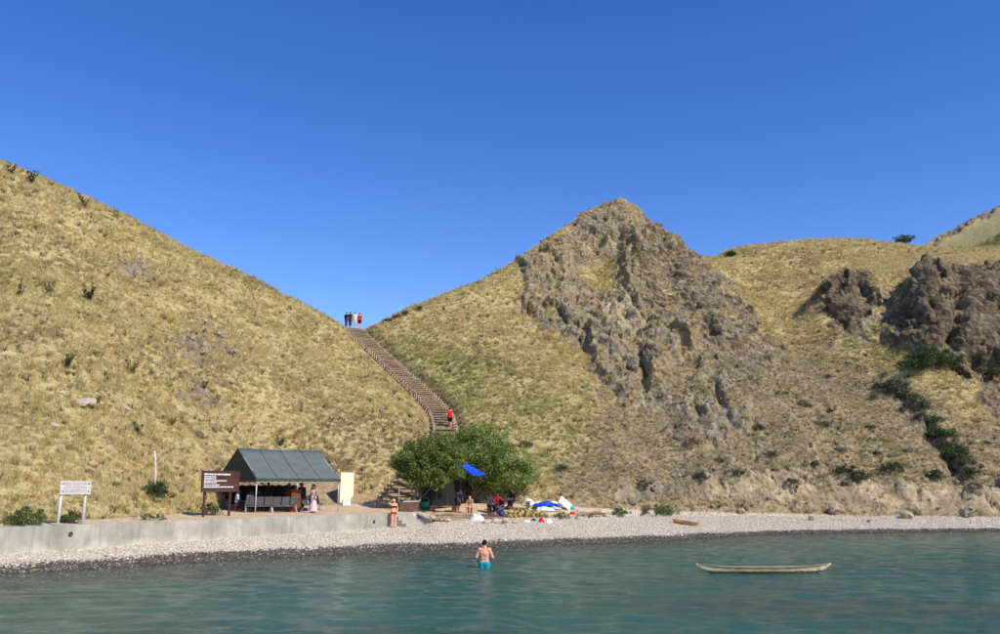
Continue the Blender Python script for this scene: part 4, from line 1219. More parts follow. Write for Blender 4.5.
def bench(loc, rz, label, seats=3, w=.52):
    b = empty('metal_bench', loc, rz); tag(b, label, 'bench', 'metal waiting benches by the tent')
    for i in range(seats):
        x = (i - (seats - 1) / 2) * w
        MB().box((x, 0, .42), (w * .9, .44, .03), Matrix.Rotation(R(4), 3, 'X')).build('seat', M_CHAIR, b, bevel=.01)
        MB().box((x, .27, .66), (w * .9, .03, .46), Matrix.Rotation(R(-14), 3, 'X')).build('backrest', M_CHAIR, b, bevel=.01)
    MB().tube([(-w * seats / 2, .02, .37), (w * seats / 2, .02, .37)], .03, 6).build('beam', M_STEEL, b)
    for s in (-1, 1):
        x = s * w * seats * .46
        MB().tube([(x, -.28, .0), (x, -.05, .34), (x, .05, .34), (x, .32, .0)], .022, 6).build('leg', M_STEEL, b)
        MB().tube([(x, .22, .44), (x, .16, .62), (x, -.16, .62), (x, -.22, .42)], .018, 6).build('armrest', M_STEEL, b)
    return b
bench(tloc(.55, .75), trz + R(162), 'grey metal bench beside the front pole of the tent below the gable')
bench(tloc(1.95, .45), trz + R(176), 'grey metal bench in the middle of the tent front')
bench(tloc(4.2, 1.0), trz + R(20), 'grey metal bench beside the lit sand bank in the open tent side')
cab = empty('wooden_cabinet', tloc(2.75, .8), trz + R(8)); tag(cab, 'brown wooden cabinet like a lectern standing under the tent', 'cabinet')
MB().box((0, 0, .62), (.66, .5, 1.24)).build('carcass', M_CAB, cab, bevel=.012)
MB().box((0, -.02, 1.26), (.76, .58, .045)).build('top_board', M_CAB, cab, bevel=.01)
MB().box((0, -.262, .62), (.54, .024, 1.0)).build('front_panel', M_CAB, cab, bevel=.006)
MB().box((.18, -.285, .68), (.03, .02, .12)).build('handle', M_BLACK, cab)
# people under the tent
person('person in a dark blue shirt and dark trousers behind the wooden cabinet', tloc(2.72, 1.35), trz + R(10), 1.66, skin='brown', wear=(('shirt', (26, 62, 74), .7), ('trousers', (26, 26, 32))), group=None)
person('person in a black shirt and brown sarong just beside the cabinet', tloc(3.28, .95), trz + R(30), 1.66, skin='brown', wear=(('shirt', (38, 30, 32), .6), ('trousers', (62, 38, 30))))
person('person in a grey black jacket between the cabinet and the pink dress', tloc(3.55, 1.3), trz + R(-60), 1.64, skin='brown', wear=(('shirt', (58, 58, 66), 1.7), ('trousers', (24, 24, 26))))
person('person in a dark red top standing just behind the pink dress', tloc(4.0, .75), trz + R(80), 1.58, skin='brown', hair_len=.09, wear=(('shirt', (110, 34, 38), 1.5), ('trousers', (30, 24, 28))), female=True)
for i, (x, y, c, lb) in enumerate(((-.25, 1.9, (176, 184, 204), 'person in a pale blue shirt seated inside the tent at the gable end'), (.35, 1.55, (206, 210, 222), 'person in a white shirt seated inside the tent by the front pole'),
                                   (1.25, 2.3, (44, 46, 58), 'person in a dark top seated deep inside the tent in shade'), (2.0, 2.6, (34, 36, 40), 'person in black standing deep in the tent shade'))):
    if i < 3:
        q = tloc(x, y)
        s = empty('wooden_stool', q, trz); tag(s, 'plain wooden stool under ' + ('the pale blue shirted person', 'the white shirted person', 'the dark topped person')[i] + ' in the tent', 'stool')
        MB().box((0, 0, .36), (.4, .36, .04)).build('seat', M_CAB, s, bevel=.01)
        for sx in (-1, 1):
            for sy in (-1, 1): MB().tube([(sx * .16, sy * .14, 0), (sx * .15, sy * .13, .35)], .02, 6).build('leg', M_CAB, s)
        person(lb, q + Vector((0, 0, .0)), trz + R(60 - 30 * i), 1.66, base=SIT, skin='brown', wear=(('shirt', c, .9), ('trousers', (40, 42, 52))))
    else:
        person(lb, tloc(x, y), trz + R(20), 1.66, skin='brown', wear=(('shirt', c, .9), ('trousers', (28, 28, 30))))

# ------------------------------------------------------------------ signs
def sign_two_posts(name, label, pL, pR, zt, zb, posth, mat_board, mat_post, planks, lean=0.0):
    """pL, pR: feet of the posts; zt, zb: top and bottom of the board above the feet"""
    d = pR - pL; d.z = 0; w = d.length; s = empty(name, tuple(pL), math.atan2(d.y, d.x)); tag(s, label, 'sign')
    return s, w
pL, pR = ter(203.8, 517.6), ter(229.5, 516.4)
bs, bw = sign_two_posts('information_sign', 'brown wooden board on two posts with rows of small white lettering', pL, pR, 0, 0, 0, None, None, 0)
sc_b = pL.y / FPX * 1.0
zt, zb = at(203, 471.3, pL.y).z - pL.z, at(203, 491.0, pL.y).z - pL.z
x0, x1 = -.30, bw + .52
for x in (0, bw): MB().box((x, .05, zt * .48), (.11, .09, zt * .98)).build('post', M_POSTB, bs, bevel=.01)
npl = 6
for i in range(npl):
    a = zb + (zt - zb) * i / npl; b = zb + (zt - zb) * (i + 1) / npl - .008
    MB().box(((x0 + x1) / 2, -.02, (a + b) / 2), (x1 - x0, .04, b - a)).build('plank', M_WOODB, bs, bevel=.006)
for zc in (zb - .025, zt + .02): MB().box(((x0 + x1) / 2, -.02, zc), (x1 - x0 + .1, .07, .05)).build('frame_rail', M_WOODB, bs, bevel=.006)
for xc in (x0 - .03, x1 + .03): MB().box((xc, -.02, (zb + zt) / 2), (.05, .066, zt - zb + .0)).build('frame_stile', M_WOODB, bs, bevel=.006)
g = random.Random(5)
rows = ((.86, .76, .085), (.735, .33, .06), (.63, .34, .06), (.525, .66, .06), (.47 - .04, .36, .055), (.31, .45, .06), (.205, .87, .065))
for k, (f, wd, hh) in enumerate(rows):      # lettering too small to read: rows of letter-sized strokes
    z = zb + (zt - zb) * f; x = x0 + .10; end = x + (x1 - x0 - .2) * wd; mb = MB()
    while x < end:
        for _ in range(g.randint(3, 8)):
            if x > end: break
            wl_ = hh * g.uniform(.35, .6); mb.box((x + wl_ / 2, -.044, z + g.uniform(-.003, .003)), (wl_, .008, hh * g.choice((.75, .8, 1.0)))); x += wl_ * 1.22
        x += hh * .45
    mb.build('lettering', M_PRINT, bs)
pL, pR = onz(58.5, 524.3, 1.33), onz(83.2, 523.0, 1.33)
pL, pR = on_ground(pL.x, pL.y), on_ground(pR.x, pR.y)
ws, ww = sign_two_posts('weathered_sign', 'sun bleached pale plank sign on two whitish posts behind the wall', pL, pR, 0, 0, 0, None, None, 0)
zt, zb = at(62, 480.5, pL.y).z - pL.z, at(62, 494.5, pL.y).z - pL.z
for x in (0, ww): MB().tube([(x, .05, -.1), (x + .03, .05, zt * .5), (x + .05, .05, zt * .97)], [.065, .06, .058], 7).build('post', M_WOODG, ws, smooth=True)
for i in range(4):
    a = zb + (zt - zb) * i / 4; b = zb + (zt - zb) * (i + 1) / 4 - .007
    MB().box((ww / 2 + .04, -.03, (a + b) / 2), (ww + .36, .035, b - a)).build('plank', M_WOODG, ws, bevel=.006)
for x in (.02, ww + .08):
    for i in range(2): MB().box((x, -.056, zb + (zt - zb) * (.22 + .55 * i)), (.05, .014, .05)).build('bolt', M_BLACK, ws)
mb = MB(); g = random.Random(9)
for r_ in range(5):
    x = .14; z = zt - .12 - r_ * .085
    while x < ww - .04:
        wl_ = g.uniform(.02, .05); mb.box((x, -.05, z), (wl_, .006, .03)); x += wl_ + g.choice((.012, .014, .05))
mb.build('faded_lettering', M_FADED, ws)
# pale yellow sheet on a frame beside the tent
pL, pR = ter(339.5, 510.4), ter(352.8, 509.8)
ys = empty('yellow_board', tuple(pL), math.atan2((pR - pL).y, (pR - pL).x)); yw = (pR - pL).length
tag(ys, 'tall pale yellow sheet board standing beside the tent', 'board')
zt = at(346, 472, pL.y).z - 1.3
MB().box((yw / 2, 0, zt * .5 + .24), (yw, .02, zt - .52)).build('sheet', M_YEL, ys, bevel=.004)
for x in (.0, yw): MB().box((x, .03, zt / 2), (.05, .05, zt + .1)).build('post', M_LOG, ys)
MB().box((yw / 2, .03, zt + .02), (yw + .06, .05, .05)).build('rail', M_LOG, ys)
q = ter(346, 510.9); wb = empty('white_box', tuple(on_ground(q.x, q.y)), .35); tag(wb, 'small white cool box at the foot of the yellow board', 'box')
MB().box((0, 0, .17), (.5, .34, .34)).build('tub', M_WHITE, wb, bevel=.02); MB().box((0, 0, .365), (.54, .38, .05)).build('lid', M_WHITE, wb, bevel=.015)
# ================================================================== trees, shrubs
def leaf_mat(name, lo, hi, transl=.3):
    m, nt, b, out = new_mat(name)
    geo = nt.nodes.new('ShaderNodeNewGeometry'); t = nd(nt, 'ShaderNodeAttribute', attribute_name='shade').outputs['Fac']
    oi = nt.nodes.new('ShaderNodeObjectInfo')
    c = ramp(nt, t, [(0, lo), (1, hi)])
    hs = nd(nt, 'ShaderNodeHueSaturation', {'Color': c, 'Hue': math_(nt, 'MULTIPLY_ADD', oi.outputs['Random'], .03, .485), 'Value': math_(nt, 'MULTIPLY_ADD', oi.outputs['Random'], .3, .85)})
    nt.links.new(hs.outputs[0], b.inputs['Base Color']); b.inputs['Roughness'].default_value = .55; b.inputs['Specular IOR Level'].default_value = .3
    tl = nd(nt, 'ShaderNodeBsdfTranslucent', {'Color': hs.outputs[0]}); mx = nd(nt, 'ShaderNodeMixShader', {'Fac': transl})
    nt.links.new(b.outputs[0], mx.inputs[1]); nt.links.new(tl.outputs[0], mx.inputs[2]); nt.links.new(mx.outputs[0], out.inputs['Surface'])
    return m
M_LEAF = leaf_mat('tree_leaves', (.05, .088, .016), (.30, .38, .085))
M_LEAFB = leaf_mat('bright_shrub_leaves', (.04, .075, .016), (.17, .23, .06))
M_LEAFG = leaf_mat('grey_green_leaves', (.05, .065, .04), (.14, .15, .095))
M_LEAFO = leaf_mat('olive_ridge_leaves', (.04, .054, .022), (.11, .125, .058))
M_LEAFD = leaf_mat('dull_bush_leaves', (.022, .042, .012), (.11, .15, .045))
M_BARK = simple('grey_bark', srgb(122, 106, 88), .95, .25, 5, .02)
M_DEAD = simple('bleached_dead_wood', srgb(206, 196, 182), .9, .18, 6, .01)
def leaves_mesh(centers, per, spread, size, rg, name='crown', flat=.75):
    """leaf-sized quads in clumps about the given centres (n,4: xyz and clump size)"""
    k = np.repeat(np.arange(len(centers)), per); n = len(k)
    d = rg.normal(0, 1, (n, 3)); d /= np.linalg.norm(d, axis=1, keepdims=True) + 1e-9
    rad = rg.random(n) ** .45
    p = centers[k, :3] + d * (rad * centers[k, 3] * spread)[:, None] * np.array([1, 1, flat])
    nrm = d * .5 + rg.normal(0, .6, (n, 3)) + np.array([0, 0, .55]); nrm /= np.linalg.norm(nrm, axis=1, keepdims=True)
    t = np.cross(nrm, rg.normal(0, 1, (n, 3))); t /= np.linalg.norm(t, axis=1, keepdims=True) + 1e-9; b = np.cross(nrm, t)
    s = (size * rg.uniform(.6, 1.3, n))[:, None]
    V = np.stack([p - t * s, p + b * s * .45 + nrm * s * .12, p + t * s, p - b * s * .45 + nrm * s * .12], 1).reshape(-1, 3)
    F = np.arange(n * 4).reshape(n, 4)
    me = np_mesh(name, V, F, smooth=False)
    clump = rg.random(len(centers))
    fattr(me, 'shade', np.repeat(np.clip(clump[k] * .55 + rg.random(n) * .5, 0, 1), 4))
    return me
def branchy(mb, p, d, length, rad, depth, g, tips, gravity=.0, split=3, spread=.65):
    pts, rads = [p], [rad]; q = p.copy(); dd = d.normalized()
    for i in range(4):
        dd = (dd + Vector((g.uniform(-.22, .22), g.uniform(-.22, .22), g.uniform(-.12, .2) - gravity))).normalized()
        q = q + dd * length / 4; pts.append(q.copy()); rads.append(rad * (1 - .13 * (i + 1)))
        if depth <= 1: tips.append(q.copy())
    mb.tube(pts, rads, 6 if depth > 1 else 5)
    if depth > 0:
        for _ in range(split):
            a = g.uniform(0, 6.283); v = Vector((math.cos(a), math.sin(a), g.uniform(-.05, .6)))
            branchy(mb, pts[g.choice((2, 3, 4))], dd * (1 - spread) + v * spread, length * g.uniform(.6, .82), rads[-1] * .72, depth - 1, g, tips, gravity, split, spread)
def tree(name, label, cat, base, trunks, depth, rad, length, seed, leaf, per, size, blob, env=None, mat=None, split=3, group=None):
    """trunks: list of directions; env(p): keep a tip as a leaf clump only inside the crown's outline"""
    root = empty(name, tuple(base)); tag(root, label, cat, group); g = random.Random(seed); rg = np.random.default_rng(seed)
    tips = []
    for d in trunks:
        mb = MB(); branchy(mb, Vector((rnd.uniform(-.1, .1), rnd.uniform(-.1, .1), -.15)), Vector(d), length, rad, depth, g, tips, split=split)
        mb.build('trunk', mat or M_BARK, root, smooth=True)
    T = [t for t in tips if env is None or env(t)]
    if not T: T = tips
    C = np.array([(t.x, t.y, t.z, blob * g.uniform(.7, 1.35)) for t in T])
    if env is not None and hasattr(env, 'extra'): C = np.concatenate([C, env.extra(rg, blob)])
    me = leaves_mesh(C, max(1, per // len(C)), 1.0, size, rg); me.materials.append(leaf)
    link(bpy.data.objects.new('crown', me), root)
    return root
class Lobes:
    """union of ellipsoids as a crown envelope"""
    def __init__(self, lobes, n): self.l, self.n = lobes, n
    def __call__(self, p): return any(sum(((p[k] - c[k]) / r[k]) ** 2 for k in range(3)) < 1 for c, r in self.l)
    def extra(self, rg, blob):
        out = []
        w = np.array([r[0] * r[1] * r[2] for c, r in self.l]) ** .7; w /= w.sum()
        while len(out) < self.n:
            c, r = self.l[rg.choice(len(self.l), p=w)]
            d = rg.normal(0, 1, 3); d /= np.linalg.norm(d); s = rg.uniform(.62, 1.0)
            if d[2] < -.55 and rg.random() < .7: continue
            out.append([c[0] + d[0] * r[0] * s, c[1] + d[1] * r[1] * s, c[2] + d[2] * r[2] * s, blob * rg.uniform(.5, 1.25)])
        return np.array(out)
# the two spreading trees over the camp
def lobes_px(base, items):
    """items: px, py, depth offset, rx, ry, rz  (centre seen at the pixel, at base depth + offset)"""
    out = []
    for px, py, dy, rx, ry, rz in items:
        p = at(px, py, base.y + dy) - base; out.append(((p.x, p.y, p.z), (rx, ry, rz)))
    return out
b1 = onz(466, 508.5, 1.35); b1 = on_ground(b1.x, b1.y)
L1 = Lobes(lobes_px(b1, [(480, 452, .2, 2.4, 2.2, 1.8), (500, 462, -.2, 2.1, 2.0, 1.6), (517, 474, 0, 1.5, 1.6, .95), (487, 435, .5, 1.5, 1.6, .95), (466, 455, .6, 1.5, 1.6, 1.4), (526, 481, -.2, .8, 1.0, .5), (505, 483, -.8, 1.4, 1.0, .55), (486, 478, -1.2, 1.0, .8, .5), (518, 484, -.5, 1.0, .9, .4), (455, 468, -.6, 1.1, .9, .8), (456, 450, .2, 1.2, 1.2, 1.0), (464, 438, .4, .9, 1.0, .6)]), 340)
tree('shade_tree', 'broad green shade tree with twisted trunks over the camp', 'tree', b1, [(-.35, -.1, 1), (.45, -.2, 1), (.15, .3, 1), (.9, -.1, .8)], 3, .17, 2.0, 21, M_LEAF, 40000, .085, .52, L1)
b2 = onz(409, 511, 1.32); b2 = on_ground(b2.x, b2.y)
L2 = Lobes(lobes_px(b2, [(432, 450, .6, 1.7, 1.8, 1.15), (415, 458, .3, 1.35, 1.4, .75), (447, 452, .8, 1.3, 1.5, 1.2), (440, 470, .2, 1.6, 1.2, .75), (404, 462, .2, .6, .8, .4), (424, 474, -.2, .9, .8, .6), (418, 482, -.3, .5, .5, .35), (408, 474, 0, .6, .6, .35), (436, 478, -.4, .8, .7, .4)]), 220)
tree('shade_tree', 'smaller green tree with a leaning trunk beside the lower stairs', 'tree', b2, [(.42, .0, 1), (.7, .15, .9)], 3, .14, 2.1, 33, M_LEAF, 24000, .085, .48, L2)

def shrub(label, px, py, w, h, seed, mat=M_LEAFB, n=900, size=.06, Y=None, group='green shrubs on the slopes', name='shrub', lobes=None, blob=.3, dz=0.0):
    b = hit(px, py) if Y is None else at(px, py, Y)
    root = empty(name, tuple(b + Vector((0, 0, dz)))); tag(root, label, 'shrub', group); g = random.Random(seed); rg = np.random.default_rng(seed)
    mb = MB(); tips = []
    for _ in range(5):
        a = g.uniform(0, 6.28); branchy(mb, Vector((0, 0, -.1)), Vector((math.cos(a) * w / h * .7, math.sin(a) * w / h * .5, 1)), h * .55, .03 * max(1, h), 1, g, tips, split=2)
    mb.build('stems', M_BARK, root, smooth=True)
    C = []
    for _ in range(int(16 + 10 * w)):
        a = g.uniform(0, 6.28); s = math.sqrt(g.random()); top = math.sqrt(max(0, 1 - s * s))
        C.append((w / 2 * s * math.cos(a) * g.uniform(.6, 1.35), w / 2 * .8 * s * math.sin(a) * g.uniform(.6, 1.3), h * (.08 + .8 * top * g.random() ** .7), blob * min(w, h) * g.uniform(.45, 1.5)))
    C = np.array(C)
    me = leaves_mesh(C, max(4, n // len(C)), 1.0, size, rg, 'foliage'); me.materials.append(mat)
    link(bpy.data.objects.new('foliage', me), root); return root
shrub('bright green shrub at the top of the retaining wall beside the bleached sign', 28, 523, 1.5, .85, 1, n=2200, size=.05)
shrub('low green shrub growing between the posts of the bleached sign', 74, 521, .9, .6, 2, n=900, size=.05)
shrub('green shrub around the foot of the dead white trunk', 158, 497, 1.5, .95, 3, mat=M_LEAFD, n=1800, size=.06)
shrub('small light green shrub behind the posts of the brown sign', 212, 513, 1.0, .75, 4, n=900, size=.05)
shrub('sparse green weeds on the sand above the wall', 150, 518, 1.4, .35, 5, n=500, size=.05)
shrub('low green shrub beside the driftwood heap at the back of the beach', 619, 513, 1.5, .55, 6, n=1400, size=.055)
shrub('wide bright green shrub at the foot of the slope behind the pebbles', 660, 513, 2.6, .85, 7, n=2600, size=.06)
shrub('small green plant by the red bag on the sand', 563, 516, 1.1, .45, 8, n=600, size=.05)
shrub('large dense green bush below the dark rock bluff', 930, 366, 4.4, 2.4, 9, mat=M_LEAFD, n=9000, size=.1, blob=.34)
shrub('dull grey green bush at the head of the gully', 897, 392, 2.6, 1.5, 10, mat=M_LEAFG, n=3000, size=.08)
shrub('grey green bush in the gully under the large bush', 918, 408, 2.2, 1.2, 11, mat=M_LEAFG, n=2400, size=.08)
shrub('dark green bush in the middle of the gully', 938, 436, 2.2, 1.0, 12, mat=M_LEAFD, n=2400, size=.08)
shrub('long green bush low in the gully', 958, 458, 3.0, 1.3, 13, mat=M_LEAFD, n=3400, size=.08)
shrub('dark bush beside bare branches near the clay foot', 936, 478, 1.3, .9, 14, mat=M_LEAFO, n=1400, size=.07)
shrub('green bush on the brown slope above the clay', 895, 470, 1.7, .9, 15, mat=M_LEAFO, n=1500, size=.07)
shrub('low green bush above the pale clay foot', 848, 472, 1.7, .8, 16, mat=M_LEAFO, n=1300, size=.07)
shrub('olive bush on the brown slope beside a pale ledge', 862, 478, 1.5, .8, 17, mat=M_LEAFO, n=1200, size=.07)
shrub('green bush at the foot of the dark bluff by the frame edge', 990, 375, 3.0, 1.4, 18, mat=M_LEAFO, n=2400, size=.09)
for i, (px, py, w, h, lb) in enumerate(((805, 405, 1.2, .7, 'pale sage bush high on the brown slope'), (822, 425, 1.4, .7, 'pale sage bush lower on the brown slope'), (760, 428, 1.0, .6, 'pale sage bush below the small outcrop'),
                                        (700, 478, 1.2, .6, 'pale sage bush near the cliff foot'), (560, 470, 1.1, .6, 'sage bush on the green middle slope'), (640, 486, 1.3, .6, 'sage bush low on the middle slope'), (525, 445, 1.1, .55, 'sage bush above the big tree'))):
    shrub(lb, px, py, w, h, 40 + i, mat=M_LEAFG, n=700, size=.06)
gs = random.Random(8)
for i, (px, py) in enumerate(((884, 382), (890, 386), (903, 396), (910, 402), (924, 414), (929, 424), (934, 430), (944, 444), (950, 450), (966, 464), (955, 468), (900, 386), (915, 396), (945, 458), (972, 474), (928, 440))):
    shrub('low ragged grey green scrub in the strip down the gully', px + gs.uniform(-4, 4), py + gs.uniform(-4, 4), gs.uniform(.9, 1.9), gs.uniform(.4, .8), 120 + i, mat=gs.choice((M_LEAFG, M_LEAFO, M_LEAFD)), n=800, size=.07, group='scrub in the strip down the gully', blob=.42)
for i, (px, py) in enumerate(((780, 396), (835, 408), (868, 430), (720, 462), (770, 455), (812, 462), (880, 452), (905, 455), (690, 440), (845, 445), (740, 472), (790, 480), (985, 440), (975, 490), (870, 395), (830, 378))):
    shrub('small ragged dry bush on the brown slope', px + gs.uniform(-5, 5), py + gs.uniform(-4, 4), gs.uniform(.6, 1.3), gs.uniform(.3, .55), 150 + i, mat=gs.choice((M_LEAFG, M_LEAFO)), n=360, size=.06, group='small dry bushes on the brown slope', blob=.45)
# milkweed-like upright plants with big paired leaves on the left hill and its crest
def upright_plant(label, px, py, h, stems, seed, group='upright leafy plants on the left hill', dead=False):
    b = hit(px, py); root = empty('leafy_plant', tuple(b)); tag(root, label, 'plant', group); g = random.Random(seed)
    ml = MB(); V, F = [], []
    for s in range(stems):
        a = g.uniform(0, 6.28); d = Vector((math.cos(a) * .5, math.sin(a) * .4, 1)).normalized(); hh = h * g.uniform(.6, 1.05)
        pts = [Vector((0, 0, -.1)) + d * hh * t + Vector((0, 0, .1 * t * t * hh)) for t in (0, .35, .7, 1)]
        ml.tube(pts, [.03, .025, .018, .01], 5)
        for k in range(9):
            t = .25 + .75 * k / 8; c = pts[0].lerp(pts[3], t); la = g.uniform(0, 6.28)
            for sg in (0, math.pi):
                dr = Vector((math.cos(la + sg), math.sin(la + sg), g.uniform(.3, .9))).normalized(); sd = dr.cross(Vector((0, 0, 1))).normalized(); ln = .16 * h / .9 * g.uniform(.7, 1.2)
                bb = len(V); V += [c, c + dr * ln * .5 + sd * ln * .3, c + dr * ln, c + dr * ln * .5 - sd * ln * .3]; F.append((bb, bb + 1, bb + 2, bb + 3))
    ml.build('stem', M_BARK, root)
    me = np_mesh('leaves', np.array([tuple(v) for v in V]), np.array(F), smooth=False); fattr(me, 'shade', np.repeat(nrng.random(len(F)), 4)); me.materials.append(M_LEAFO)
    link(bpy.data.objects.new('leaves', me), root)
for i, (px, py, h, st, lb) in enumerate((
        (90, 297, 1.3, 9, 'largest leafy plant in the upper middle of the left hill'), (50, 290, 1.1, 4, 'thin leafy plant next to the largest plant on the left hill'), (18, 293, 1.0, 5, 'leafy plant on the upper left hill beside a thin one'),
        (66, 366, 1.2, 7, 'dense leafy plant halfway up the left hill above the bleached sign'), (133, 370, 1.0, 6, 'leafy plant halfway up the left hill below grey rubble'), (140, 432, 1.0, 6, 'leafy plant above the dead white trunk'),
        (205, 386, .8, 6, 'green plant beside the grey rubble patch'), (172, 422, .7, 4, 'small plant below the grey rubble patch'), (282, 442, 1.0, 7, 'leafy plant on the slope above the tent roof'),
        (232, 430, .7, 4, 'small plant on the slope up from the tent gable'), (100, 400, .6, 3, 'small plant by a pale flat stone'),
        (12, 170, 1.2, 5, 'leafy plant on the skyline of the left hill at its highest part'), (32, 180, 1.6, 5, 'tall leafy plant on the skyline of the left hill'), (86, 205, 1.6, 4, 'lone leafy plant on the skyline lower down the left hill'),
        (125, 221, .6, 3, 'tiny plant on the left hill skyline'), (225, 268, .6, 3, 'tiny plant low on the left hill skyline'))):
    upright_plant(lb, px, py + 2, h, st, 70 + i)
# dead white trunk with one living twig
b = hit(156, 488); dt = empty('dead_trunk', tuple(b)); tag(dt, 'thin bleached dead trunk with one leafy twig on the left hill', 'tree')
s_ = b.y / FPX
MB().tube([(0, 0, -.2), (.02, 0, .8), (-.04, 0, 1.5), (-.12, 0, 2.05)], [.075, .07, .06, .035], 7).build('trunk', M_DEAD, dt, smooth=True)
MB().tube([(-.03, 0, 1.45), (.2, 0, 1.75), (.6, -.05, 1.95), (.95, -.05, 2.15)], [.04, .03, .02, .01], 6).build('twig', M_DEAD, dt, smooth=True)
rg = np.random.default_rng(4); C = np.array([(.35 + .13 * i, -.03, 1.85 + .07 * i, .13) for i in range(5)])
me = leaves_mesh(C, 14, 1, .05, rg, 'leaves'); me.materials.append(M_LEAFG); link(bpy.data.objects.new('leaves', me), dt)
# ridge tree and skyline shrubs behind
rb = at(906, 248.2, 134)
Lr = Lobes([((-.3, 0, 1.6), (1.7, 1.2, .5)), ((.5, 0, 1.75), (1.3, 1.0, .45)), ((-.9, 0, 1.25), (.8, .8, .35))], 40)
tree('ridge_tree', 'small flat topped dark tree alone on the far ridge', 'tree', rb, [(-.3, 0, 1), (.35, 0, 1)], 2, .10, .95, 77, M_LEAFO, 2600, .10, .42, Lr)
shrub('dark shrub on the skyline right of the rocky peak', 729, 255, 1.8, 1.1, 90, mat=M_LEAFO, n=1400, size=.1)
for i, (px, py, od) in enumerate(((386, 318, 'nearest'), (396, 314, 'second from'), (405, 311, 'third from'), (418, 306, 'fourth from'))):
    shrub('low skyline shrub on the middle hill, %s the stair top' % od, px, py + 2, .9, .5, 95 + i, mat=M_LEAFO, n=350, size=.07, group='low shrubs along the saddle skyline')
# ================================================================== people on the stairs
def stair_pt(P, px, py):
    q = np.array([project(*p) for p in P]); j = int(np.argmin((q[:, 0] - px) ** 2 + (q[:, 1] - py) ** 2)); return P[j]
top = PATH_UP[0]; tn = (Vector(PATH_UP[12]) - Vector(PATH_UP[0])); ts = Vector((tn.y, -tn.x, 0)).normalized()
if ts.x < 0: ts = -ts
for off, bk, c1, c2, kw, lb in ((-.75, .35, (28, 26, 34), (70, 84, 120), {}, 'person in black top and blue jeans standing at the stair top'),
                                (-.22, -.1, (64, 44, 44), (52, 60, 92), dict(hair_len=.1, female=True), 'person in a dark brown top at the stair top beside the white clad one'),
                                (.32, -.15, (238, 232, 228), (232, 222, 214), dict(hair=(120, 84, 60)), 'person dressed all in white at the stair top'),
                                (.85, -.1, (214, 48, 52), (30, 26, 32), dict(hair=(40, 30, 26)), 'person in red shirt and black shorts at the stair top')):
    p = Vector(top) + ts * off + Vector((-.1, bk, 0)); zz = max(top[2] + .05, ground(p.x, p.y) + .02)
    person(lb, (p.x, p.y, zz), math.pi * (.9 + .1 * off), 1.68, skin='fair', wear=(('shirt', c1, .8), ('shorts' if c1[0] > 200 else 'trousers', c2)), vox=.024, **kw)
j = stair_pt(PATH_UP, 451, 428)
px_ = Vector(j) + Vector((.35, 0, .07))
person('person in a red vest and dark shorts climbing the stairs above the tree', px_, math.pi + R(-10), 1.7,
       dict(kl=(.05, -.09, .33), al=(.05, -.05, .14), el=(.15, .05, .65), wl=(.16, -.04, .53)), skin='fair', hair=(60, 44, 34), wear=(('shirt', (222, 40, 48), .35), ('shorts', (28, 26, 34), .7)), vox=.022)
# ================================================================== camp under the trees
def gp_(px, py, z=1.2):
    p = hit(px, py, 1.3); return on_ground(p.x, p.y)
M_SACK = simple('white_woven_sack', srgb(222, 220, 212), .85, .12, 5, .02)
M_RED = simple('red_plastic', srgb(206, 36, 40), .6, .08); M_BLUE = simple('blue_tarpaulin', srgb(20, 70, 196), .5, .12, 3, .02)
M_TEAL = simple('teal_cloth', srgb(24, 150, 150), .8, .1); M_NAVY = simple('navy_plastic', srgb(30, 40, 92), .5, .1); M_GREENB = simple('green_bucket_plastic', srgb(60, 130, 96), .6, .1)
M_GREYC = simple('grey_cloth', srgb(170, 172, 176), .9, .12)
# blue sheet slung in the branches
def cloth_grid(corners, nx, ny, sag, wr, seed, name, mat, label, cat):
    g = np.random.default_rng(seed); c = [Vector(q) for q in corners]; V, F = [], []
    org = sum(c, Vector()) / 4
    for i in range(nx + 1):
        for k in range(ny + 1):
            u, v = i / nx, k / ny
            p = c[0] * (1 - u) * (1 - v) + c[1] * u * (1 - v) + c[2] * u * v + c[3] * (1 - u) * v
            V.append(p - org + Vector((0, 0, -sag * 4 * u * (1 - u) * (.4 + .6 * 4 * v * (1 - v)))))
    A = np.array([tuple(p) for p in V]); A[:, 2] += fbm(A / .35 + seed, 3, seed) * wr; A[:, 1] += fbm(A / .3 + seed + 9, 2, seed + 5) * wr * .6
    for i in range(nx):
        for k in range(ny): a = i * (ny + 1) + k; F.append((a, a + ny + 1, a + ny + 2, a + 1))
    me = np_mesh(name, A, np.array(F)); me.materials.append(mat); o = link(bpy.data.objects.new(name, me)); o.location = org
    so = o.modifiers.new('thick', 'SOLIDIFY'); so.thickness = .015; tag(o, label, cat); return o
D0 = b1.y - 2.5
cloth_grid([at(455.5, 463, D0), at(468, 463.5, D0 + .6), at(486, 474.5, D0 + .3), at(474, 475.5, D0 - .5)], 14, 8, .16, .10, 3, 'blue_tarpaulin', M_BLUE, 'bright blue tarpaulin slung among the branches of the shade tree', 'tarpaulin')
